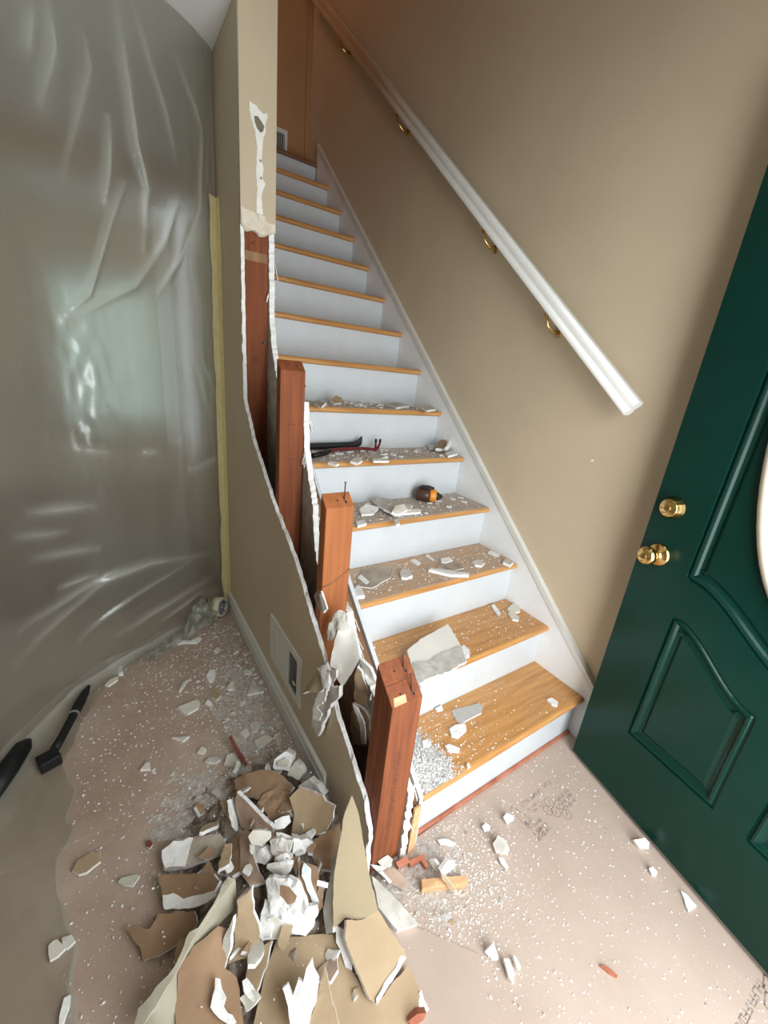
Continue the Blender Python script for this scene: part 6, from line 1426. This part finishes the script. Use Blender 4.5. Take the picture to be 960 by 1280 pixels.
{'n': 'drywall_piece', 'l': 'brown and white drywall chunk at the right end of the fifth tread', 'v': [[-0.12, 0.904, 0.98], [-0.037, 0.981, 1.0], [0.034, 1.014, 1.01], [0.013, 0.953, 1.005], [-0.018, 0.932, 0.985], [-0.076, 0.906, 0.975]], 't': 0.014, 'm': ['brown', 'gyp', 'brown'], 'j': 0.0012, 'b': 0.001, 'c': 'drywall piece', 'g': None, 'k': [{'n': 'torn_edge', 'v': [[-0.082, 0.882, 0.98], [-0.046, 0.903, 0.995], [0.022, 0.97, 1.01], [0.053, 0.978, 1.0], [0.007, 0.935, 0.98], [-0.057, 0.89, 0.97]], 't': 0.01, 'm': ['gyp', 'gyp', 'gyp'], 'j': 0.002}]},
{'n': 'plaster_chip', 'l': 'grey chip left of the brown chunk on the fifth tread', 'v': [[-0.071, 1.031, 0.97], [-0.039, 1.025, 0.975], [-0.055, 0.978, 0.968], [-0.094, 0.976, 0.965]], 't': 0.01, 'm': ['grey2', 'gyp', 'brown'], 'j': 0.0012, 'b': 0.001, 'c': 'drywall piece', 'g': None, 'k': []},
{'n': 'plaster_chip', 'l': 'tan chip at the front of the fifth tread under the red bar', 'v': [[-0.66, 0.779, 0.964], [-0.605, 0.825, 0.968], [-0.602, 0.784, 0.964], [-0.642, 0.752, 0.96]], 't': 0.01, 'm': ['paint', 'gyp', 'brown'], 'j': 0.0012, 'b': 0.001, 'c': 'drywall piece', 'g': None, 'k': []},
{'n': 'plaster_chip', 'l': 'pale strip chip at the centre of the fifth tread', 'v': [[-0.539, 0.813, 0.962], [-0.475, 0.796, 0.964], [-0.489, 0.762, 0.962], [-0.552, 0.78, 0.96]], 't': 0.008, 'm': ['gyp', 'gyp', 'brown'], 'j': 0.0012, 'b': 0.001, 'c': 'drywall piece', 'g': None, 'k': []},
{'n': 'plaster_chip', 'l': 'white chip in front of the brown chunk on the fifth tread', 'v': [[-0.085, 0.875, 0.962], [0.002, 0.913, 0.964], [-0.024, 0.85, 0.962], [-0.116, 0.816, 0.96]], 't': 0.01, 'm': ['gyp', 'gyp', 'brown'], 'j': 0.0012, 'b': 0.001, 'c': 'drywall piece', 'g': None, 'k': []},
{'n': 'plaster_chip', 'l': 'white chip at the left front of the fifth tread', 'v': [[-0.758, 0.775, 0.962], [-0.737, 0.79, 0.964], [-0.72, 0.756, 0.962], [-0.741, 0.742, 0.96]], 't': 0.008, 'm': ['gyp', 'gyp', 'brown'], 'j': 0.0012, 'b': 0.001, 'c': 'drywall piece', 'g': None, 'k': []},
{'n': 'plaster_chip', 'l': 'tilted brown-backed chip on the sixth tread', 'v': [[-0.583, 1.129, 1.16], [-0.551, 1.155, 1.18], [-0.51, 1.168, 1.17], [-0.526, 1.128, 1.152], [-0.584, 1.093, 1.15]], 't': 0.012, 'm': ['tan2', 'gyp', 'brown'], 'j': 0.0012, 'b': 0.001, 'c': 'drywall piece', 'g': None, 'k': []},
{'n': 'plaster_chip', 'l': 'grey flat scrap on the right of the sixth tread', 'v': [[-0.259, 1.171, 1.155], [-0.146, 1.205, 1.16], [-0.13, 1.141, 1.152], [-0.277, 1.046, 1.15]], 't': 0.01, 'm': ['grey2', 'gyp', 'brown'], 'j': 0.0012, 'b': 0.001, 'c': 'drywall piece', 'g': None, 'k': []},
{'n': 'plaster_chip', 'l': 'dark-edged scrap at the left of the sixth tread', 'v': [[-0.712, 1.038, 1.154], [-0.688, 1.021, 1.17], [-0.667, 1.003, 1.16], [-0.72, 0.934, 1.15]], 't': 0.01, 'm': ['grey', 'gyp', 'brown'], 'j': 0.0012, 'b': 0.001, 'c': 'drywall piece', 'g': None, 'k': []},
{'n': 'plaster_chip', 'l': 'grey flakes piece at the right end of the sixth tread', 'v': [[-0.138, 1.039, 1.16], [-0.032, 1.107, 1.164], [-0.038, 1.039, 1.152], [-0.158, 0.961, 1.15]], 't': 0.01, 'm': ['grey2', 'gyp', 'brown'], 'j': 0.0012, 'b': 0.001, 'c': 'drywall piece', 'g': None, 'k': []},
{'n': 'hanging_drywall', 'l': 'curved white drywall sheet hanging from the torn wall beside the second post', 'v': [[-0.945, 0.274, 0.6], [-0.9, 0.274, 0.592], [-0.9, 0.248, 0.576], [-0.91, 0.206, 0.537], [-0.94, 0.197, 0.498], [-0.96, 0.206, 0.457], [-0.965, 0.232, 0.471], [-0.965, 0.231, 0.498], [-0.975, 0.252, 0.499], [-0.965, 0.266, 0.535], [-0.955, 0.275, 0.564]], 't': 0.0127, 'm': ['paint2', 'gyp', 'brown'], 'j': 0.002, 'b': 0.003, 'c': 'drywall piece', 'g': None, 'k': []},
{'n': 'hanging_drywall', 'l': 'crumpled grey drywall tuft clinging to the foot of the second post', 'v': [[-0.955, 0.315, 0.598], [-0.945, 0.313, 0.622], [-0.935, 0.3, 0.645], [-0.915, 0.287, 0.639], [-0.91, 0.271, 0.597], [-0.945, 0.269, 0.598], [-0.955, 0.285, 0.563], [-0.962, 0.305, 0.546]], 't': 0.02, 'm': ['grey2', 'gyp', 'brown'], 'j': 0.004, 'b': 0.008, 'c': 'drywall piece', 'g': None, 'k': []},
{'n': 'hanging_drywall', 'l': 'tan pointed drywall flap sticking out left of the torn wall', 'v': [[-0.985, 0.317, 0.442], [-1.02, 0.341, 0.346], [-1.015, 0.296, 0.391], [-1.005, 0.268, 0.404], [-0.99, 0.258, 0.42], [-0.985, 0.288, 0.444]], 't': 0.01, 'm': ['ltan', 'gyp', 'brown'], 'j': 0.0015, 'b': 0.001, 'c': 'drywall piece', 'g': None, 'k': []},
{'n': 'hanging_drywall', 'l': 'bright white gypsum strip between the tan flap and the curved sheet', 'v': [[-0.99, 0.307, 0.457], [-0.98, 0.268, 0.501], [-0.98, 0.25, 0.488], [-0.985, 0.237, 0.467], [-0.99, 0.233, 0.433], [-0.995, 0.26, 0.435], [-0.992, 0.274, 0.454]], 't': 0.01, 'm': ['gyp', 'gyp', 'brown'], 'j': 0.003, 'b': 0.004, 'c': 'drywall piece', 'g': None, 'k': []},
{'n': 'hanging_drywall', 'l': 'grey-brown torn paper patch under the curved white sheet', 'v': [[-0.982, 0.261, 0.481], [-0.972, 0.223, 0.506], [-0.972, 0.22, 0.484], [-0.98, 0.243, 0.431]], 't': 0.008, 'm': ['grey', 'gyp', 'brown'], 'j': 0.002, 'b': 0.002, 'c': 'drywall piece', 'g': None, 'k': []},
{'n': 'hanging_drywall', 'l': 'long ragged white drywall strip dangling lowest over the wall face', 'v': [[-0.995, 0.287, 0.375], [-0.985, 0.243, 0.428], [-0.975, 0.19, 0.482], [-0.98, 0.185, 0.449], [-0.985, 0.214, 0.401], [-0.99, 0.237, 0.326], [-0.995, 0.266, 0.232], [-1.0, 0.305, 0.249], [-1.0, 0.305, 0.312]], 't': 0.0127, 'm': ['grey2', 'gyp', 'brown'], 'j': 0.003, 'b': 0.004, 'c': 'drywall piece', 'g': None, 'k': [{'n': 'torn_core', 'v': [[-1.004, 0.264, 0.401], [-0.996, 0.227, 0.443], [-1.0, 0.225, 0.407], [-1.006, 0.261, 0.357], [-1.004, 0.232, 0.358], [-1.004, 0.244, 0.32], [-1.01, 0.275, 0.3], [-1.01, 0.279, 0.337]], 't': 0.004, 'm': ['gyp', 'gyp', 'gyp'], 'j': 0.003}]},
{'n': 'hanging_drywall', 'l': 'small torn paper flap on the left side of the second post', 'v': [[-0.962, 0.412, 0.64], [-0.962, 0.397, 0.66], [-0.96, 0.369, 0.677], [-0.962, 0.323, 0.645], [-0.965, 0.335, 0.624], [-0.967, 0.37, 0.621]], 't': 0.006, 'm': ['dusty', 'gyp', 'brown'], 'j': 0.001, 'b': 0.001, 'c': 'drywall piece', 'g': None, 'k': [{'n': 'torn_edge', 'v': [[-0.968, 0.362, 0.672], [-0.966, 0.35, 0.678], [-0.966, 0.31, 0.653], [-0.968, 0.329, 0.629], [-0.968, 0.343, 0.65]], 't': 0.004, 'm': ['gyp', 'gyp', 'gyp'], 'j': 0.002}]},
{'n': 'hanging_drywall', 'l': 'tan drywall remnant standing in the cavity behind the front post', 'v': [[-0.905, 0.229, 0.351], [-0.885, 0.205, 0.351], [-0.875, 0.172, 0.328], [-0.88, 0.154, 0.27], [-0.885, 0.167, 0.233], [-0.905, 0.218, 0.209], [-0.908, 0.223, 0.28]], 't': 0.0127, 'm': ['tan2', 'gyp', 'brown'], 'j': 0.002, 'b': 0.002, 'c': 'drywall piece', 'g': None, 'k': [{'n': 'torn_edge', 'v': [[-0.912, 0.213, 0.365], [-0.902, 0.201, 0.359], [-0.893, 0.169, 0.324], [-0.893, 0.154, 0.261], [-0.898, 0.167, 0.25], [-0.902, 0.184, 0.313]], 't': 0.004, 'm': ['gyp', 'gyp', 'gyp'], 'j': 0.002}]},
{'n': 'hanging_drywall', 'l': 'upright tan drywall scrap below the curved sheet in the cavity', 'v': [[-0.885, 0.252, 0.462], [-0.875, 0.239, 0.451], [-0.87, 0.203, 0.412], [-0.875, 0.194, 0.353], [-0.895, 0.233, 0.356], [-0.895, 0.243, 0.426]], 't': 0.0127, 'm': ['tan2', 'gyp', 'brown'], 'j': 0.003, 'b': 0.002, 'c': 'drywall piece', 'g': None, 'k': []},
{'n': 'hanging_drywall', 'l': 'ragged white and grey drywall edge strip running down beside the left skirt', 'v': [[-0.865, 0.269, 0.474], [-0.85, 0.23, 0.457], [-0.845, 0.199, 0.42], [-0.855, 0.187, 0.335], [-0.86, 0.19, 0.287], [-0.86, 0.213, 0.344], [-0.86, 0.217, 0.396]], 't': 0.0127, 'm': ['grey2', 'gyp', 'brown'], 'j': 0.003, 'b': 0.004, 'c': 'drywall piece', 'g': None, 'k': []}
]

# ------------------------------------------------------------------ broken drywall and plaster
random.seed(5)
for pc in PIECES:
    if pc['k']:
        root = empty(pc['n'], tuple(sum(v[a] for v in pc['v']) / len(pc['v']) for a in range(3)))
        part_of(slab('sheet', pc['v'], pc['t'], pc['m'], pc['j'], pc['b']), root)
        for kd in pc['k']:
            part_of(slab(kd['n'], kd['v'], kd['t'], kd['m'], kd['j'], 0.0012), root)
    else:
        root = slab(pc['n'], pc['v'], pc['t'], pc['m'], pc['j'], pc['b'])
    tag(root, pc['l'], pc['c'], pc['g'])

# torn shards mixed through the heap
random.seed(77)
LOOK = {'brown': 'brown paper-faced', 'pink': 'pinkish brown', 'tan2': 'tan paper-faced', 'gyp': 'bare white', 'grey2': 'dusty grey', 'paint': 'cream-painted'}
for k in range(64):
    while True:
        x, y = random.gauss(-1.19, 0.10), random.gauss(0.13, 0.16)
        e = ((x + 1.19) / 0.25) ** 2 + ((y - 0.10) / 0.34) ** 2
        if e < 1 and not (x > -1.10 and y < 0.02):
            break
    zc = 0.112 * math.exp(-1.15 * (((x + 1.17) / 0.22) ** 2 + ((y - 0.10) / 0.30) ** 2)) + random.uniform(0.004, 0.02)
    m = random.choices(list(LOOK), [6, 3, 4, 4, 3, 2])[0]
    s = random.uniform(0.014, 0.038)
    n = random.randint(4, 7)
    ang = sorted(random.uniform(0, 6.283) for _ in range(n))
    tl, td = random.uniform(0.1, 0.75), random.uniform(0, 6.283)
    asp = random.uniform(0.4, 0.8)
    ro = random.uniform(0, 6.283)
    vv = []
    for a in ang:
        px, py = math.cos(a) * s * random.uniform(.8, 1.1), math.sin(a) * s * asp * random.uniform(.8, 1.1)
        qx, qy = px * math.cos(ro) - py * math.sin(ro), px * math.sin(ro) + py * math.cos(ro)
        vv.append((x + qx, y + qy, max(0.012, zc + tl * (qx * math.cos(td) + qy * math.sin(td)))))
    area = abs(sum(vv[i][0] * vv[(i + 1) % n][1] - vv[(i + 1) % n][0] * vv[i][1] for i in range(n))) / 2
    if area < 0.5 * s * s * asp:
        continue
    o = slab('drywall_shard', vv, 0.010, [m, 'gyp', 'brown'], 0.003, 0.003)
    tag(o, 'small %s drywall shard mixed through the debris heap' % LOOK[m], 'drywall shard', 'shards in the heap')

# small countable chips: a few source shapes, copied and strewn
random.seed(31)
SRC = []
for k in range(10):
    n = random.randint(5, 8)
    ang = sorted(random.uniform(0, 2 * math.pi) for _ in range(n))
    asp = random.uniform(0.45, 0.9)
    poly = [(math.cos(a) * random.uniform(.75, 1.0), math.sin(a) * asp * random.uniform(.75, 1.0), 0.0) for a in ang]
    bm = bmesh.new()
    top = [bm.verts.new((x, y, 0.28 + random.uniform(-.05, .05))) for x, y, _ in poly]
    bot = [bm.verts.new((x * 1.06, y * 1.06, -0.05)) for x, y, _ in poly]
    bm.faces.new(top)
    bm.faces.new(bot)
    for i in range(n):
        f = bm.faces.new((top[i], top[(i + 1) % n], bot[(i + 1) % n], bot[i]))
        f.material_index = 1
    bmesh.ops.recalc_face_normals(bm, faces=bm.faces)
    for mm in ('paint', 'gyp', 'grey2', 'grey', 'tan2'):
        me = bpy.data.meshes.new('plaster_fragment')
        bm.to_mesh(me)
        me.materials.append(MATS[mm])
        me.materials.append(MATS['gyp'])
        SRC.append(me)
    bm.free()


def strew(n, label, group, sampler, z, smin, smax):
    for _ in range(n):
        x, y = sampler()
        me = random.choice(SRC)
        o = bpy.data.objects.new('plaster_fragment', me)
        COL.objects.link(o)
        s = random.uniform(smin, smax)
        o.location = (x, y, z + 0.05 * s)
        o.scale = (s, s, s * random.uniform(.7, 1.3))
        o.rotation_euler = (random.uniform(-.2, .2), random.uniform(-.2, .2), random.uniform(0, 6.28))
        tag(o, label % {'paint': 'cream-painted', 'gyp': 'bare white', 'grey2': 'dusty grey', 'grey': 'dark grey torn', 'tan2': 'tan paper-faced'}[me.materials[0].name], 'plaster fragment', group)


def clear_heap(x, y):
    return ((x + 1.17) / 0.25) ** 2 + ((y - 0.08) / 0.33) ** 2 > 1


def s_wall():
    while True:
        x, y = -0.99 - abs(random.gauss(0, 0.13)), random.uniform(0.36, 1.25)
        if x > -1.45 and clear_heap(x, y):
            return x, y


def s_left():
    while True:
        x, y = random.uniform(-1.62, -1.05), random.uniform(0.05, 1.1)
        if clear_heap(x, y):
            return x, y


def s_post():
    while True:
        x, y = random.gauss(-0.78, 0.09), random.gauss(-0.13, 0.075)
        if y < -0.03 and x > -0.93:
            return x, y


def s_right():
    while True:
        x, y = random.uniform(-0.85, -0.12), random.uniform(-0.68, -0.05)
        if x < -0.13 + 0.24 * (y + 0.05):
            return x, y


strew(70, 'small %s plaster fragment strewn along the foot of the partition baseboard', 'fragments by the baseboard', s_wall, 0.0014, 0.006, 0.015)
strew(34, 'small %s plaster fragment scattered on the left floor paper', 'fragments on the left floor paper', s_left, 0.0014, 0.004, 0.009)
strew(46, 'small %s plaster fragment in the spill at the foot of the front post', 'fragments at the front post', s_post, 0.0, 0.005, 0.011)
strew(26, 'tiny %s plaster fragment on the pale board before the green door', 'fragments before the door', s_right, 0.0, 0.003, 0.006)
names = {2: 'second', 3: 'third', 4: 'fourth', 5: 'fifth', 6: 'sixth', 1: 'bottom'}
for i, n, a, b in ((1, 12, .004, .007), (2, 10, .004, .007), (3, 24, .005, .011), (4, 34, .007, .020), (5, 46, .008, .024), (6, 44, .009, .026)):
    strew(n, 'small %%s plaster fragment lying on the %s tread' % names[i], 'fragments on the %s tread' % names[i],
          lambda i=i: (random.uniform(-0.78, -0.02), (i - 1) * RUN + random.uniform(0.0, RUN - 0.02)), i * RISE, a, b)


def crumbs(name, label, n, sampler, z, smin, smax, mat):
    V = np.array([(1, 0, 0), (0, 1, 0), (-1, 0, 0), (0, -1, 0), (0.1, 0.1, 0.75), (0, 0, -0.3)])
    F = np.array([(0, 1, 4), (1, 2, 4), (2, 3, 4), (3, 0, 4)])
    P = np.array([sampler() for _ in range(n)])
    s = smin + (smax - smin) * rng.random(n) ** 3
    th = rng.random(n) * 6.283
    asp = 0.4 + 0.6 * rng.random(n)
    vv = np.repeat(V[None], n, 0) * s[:, None, None]
    vv[:, :, 1] *= asp[:, None]
    vv += (rng.random(vv.shape) - .5) * s[:, None, None] * 0.5
    c, sn = np.cos(th)[:, None], np.sin(th)[:, None]
    X = vv[:, :, 0] * c - vv[:, :, 1] * sn + P[:, 0][:, None]
    Y = vv[:, :, 0] * sn + vv[:, :, 1] * c + P[:, 1][:, None]
    Z = np.maximum(vv[:, :, 2], -0.0005) + (P[:, 2][:, None] if P.shape[1] > 2 else z)
    co = np.stack([X, Y, Z], -1).reshape(-1, 3)
    ff = (F[None] + (np.arange(n) * 6)[:, None, None]).reshape(-1, 3)
    me = bpy.data.meshes.new(name)
    me.from_pydata(co.tolist(), [], ff.tolist())
    o = link(name, me, mat)
    tag(o, label, 'crumbs', kind='stuff')
    return o


def c_left():
    while True:
        if random.random() < 0.55:
            x, y = -0.99 - abs(random.gauss(0, 0.17)), random.uniform(0.0, 1.35)
        else:
            x, y = random.uniform(-1.64, -1.0), random.uniform(-0.15, 1.25)
        if x > -1.65:
            return x, y


def c_right():
    while True:
        r = random.random()
        if r < 0.62:
            x, y = random.gauss(-0.78, 0.13), random.gauss(-0.14, 0.11)
        else:
            x, y = random.uniform(-0.95, -0.06), random.uniform(-0.85, -0.012)
        if y < -0.012 and x < -0.10 + 0.24 * (y + 0.05) and x > -1.0:
            return x, y


crumbs('plaster_crumbs', 'white plaster crumbs and grit over the left floor paper', 8500, c_left, 0.0016, 0.0007, 0.0042, 'gyp')
crumbs('plaster_crumbs', 'white plaster crumbs and grit over the pale board before the stairs', 5600, c_right, 0.001, 0.0007, 0.0040, 'gyp')
crumbs('plaster_crumbs', 'grit strewn over the drywall heap', 900, lambda: (random.gauss(-1.17, 0.12), random.gauss(0.1, 0.16), random.uniform(0.02, 0.06)), 0.0, 0.001, 0.005, 'gyp')


def c_tread():
    i = random.choices([1, 2, 3, 4, 5, 6, 7], [9, 6, 10, 13, 13, 10, 2])[0]
    if i == 1:
        while True:
            x, y = -0.80 + abs(random.gauss(0, 0.22)), random.uniform(-0.01, RUN - 0.01)
            if x < -0.01:
                break
    else:
        x, y = random.uniform(-0.795, -0.01), random.uniform(-0.015, RUN - 0.004)
    return x, y + (i - 1) * RUN, i * RISE + 0.0006


crumbs('plaster_crumbs', 'white plaster crumbs and grit over the lower stair treads', 5200, c_tread, 0.0, 0.0008, 0.0045, 'gyp')


def c_drift():
    while True:
        x, y = random.gauss(-0.775, 0.06), random.gauss(0.07, 0.06)
        if -0.797 < x < -0.55 and -0.02 < y < RUN - 0.006:
            h = 0.030 * math.exp(-(((x + 0.785) / 0.085) ** 2 + ((y - 0.07) / 0.085) ** 2)) - 0.001
            return x, y, RISE + max(h, 0.0006)


crumbs('plaster_crumbs', 'loose white grit on the grey drift of the bottom tread', 2600, c_drift, 0.0, 0.0007, 0.0035, 'gyp')


# thin films of settled plaster dust on the floor papers
def film(label, cx, cy, rx, ry, z, seed, n=90):
    bm = bmesh.new()
    g = []
    for i in range(n):
        row = []
        for j in range(n):
            x = cx + rx * (2 * i / (n - 1) - 1)
            y = cy + ry * (2 * j / (n - 1) - 1)
            e = ((x - cx) / rx) ** 2 + ((y - cy) / ry) ** 2
            h = 0.0016 * (1 - e) + 0.0022 * noise.noise(Vector((x * 26, y * 26, seed))) + 0.0016 * noise.noise(Vector((x * 110, y * 110, seed))) - 0.0008
            row.append(bm.verts.new((x, y, z + min(h, 0.006))))
        g.append(row)
    for i in range(n - 1):
        for j in range(n - 1):
            q = (g[i][j], g[i + 1][j], g[i + 1][j + 1], g[i][j + 1])
            if max(v.co.z for v in q) > z:
                bm.faces.new(q)
    bmesh.ops.delete(bm, geom=[v for v in bm.verts if not v.link_faces], context='VERTS')
    o = from_bm('dust_film', bm, 'dust_film')
    tag(o, label, 'dust', kind='stuff')


film('grey plaster dust settled along the partition baseboard', -1.10, 0.66, 0.112, 0.42, 0.0014, 3.3)
film('grey plaster dust settled beyond the tall heap on the left paper', -1.30, 0.36, 0.17, 0.20, 0.0012, 8.1)
film('grey plaster dust spilled at the foot of the front post', -0.82, -0.125, 0.13, 0.105, 0.001, 5.7)
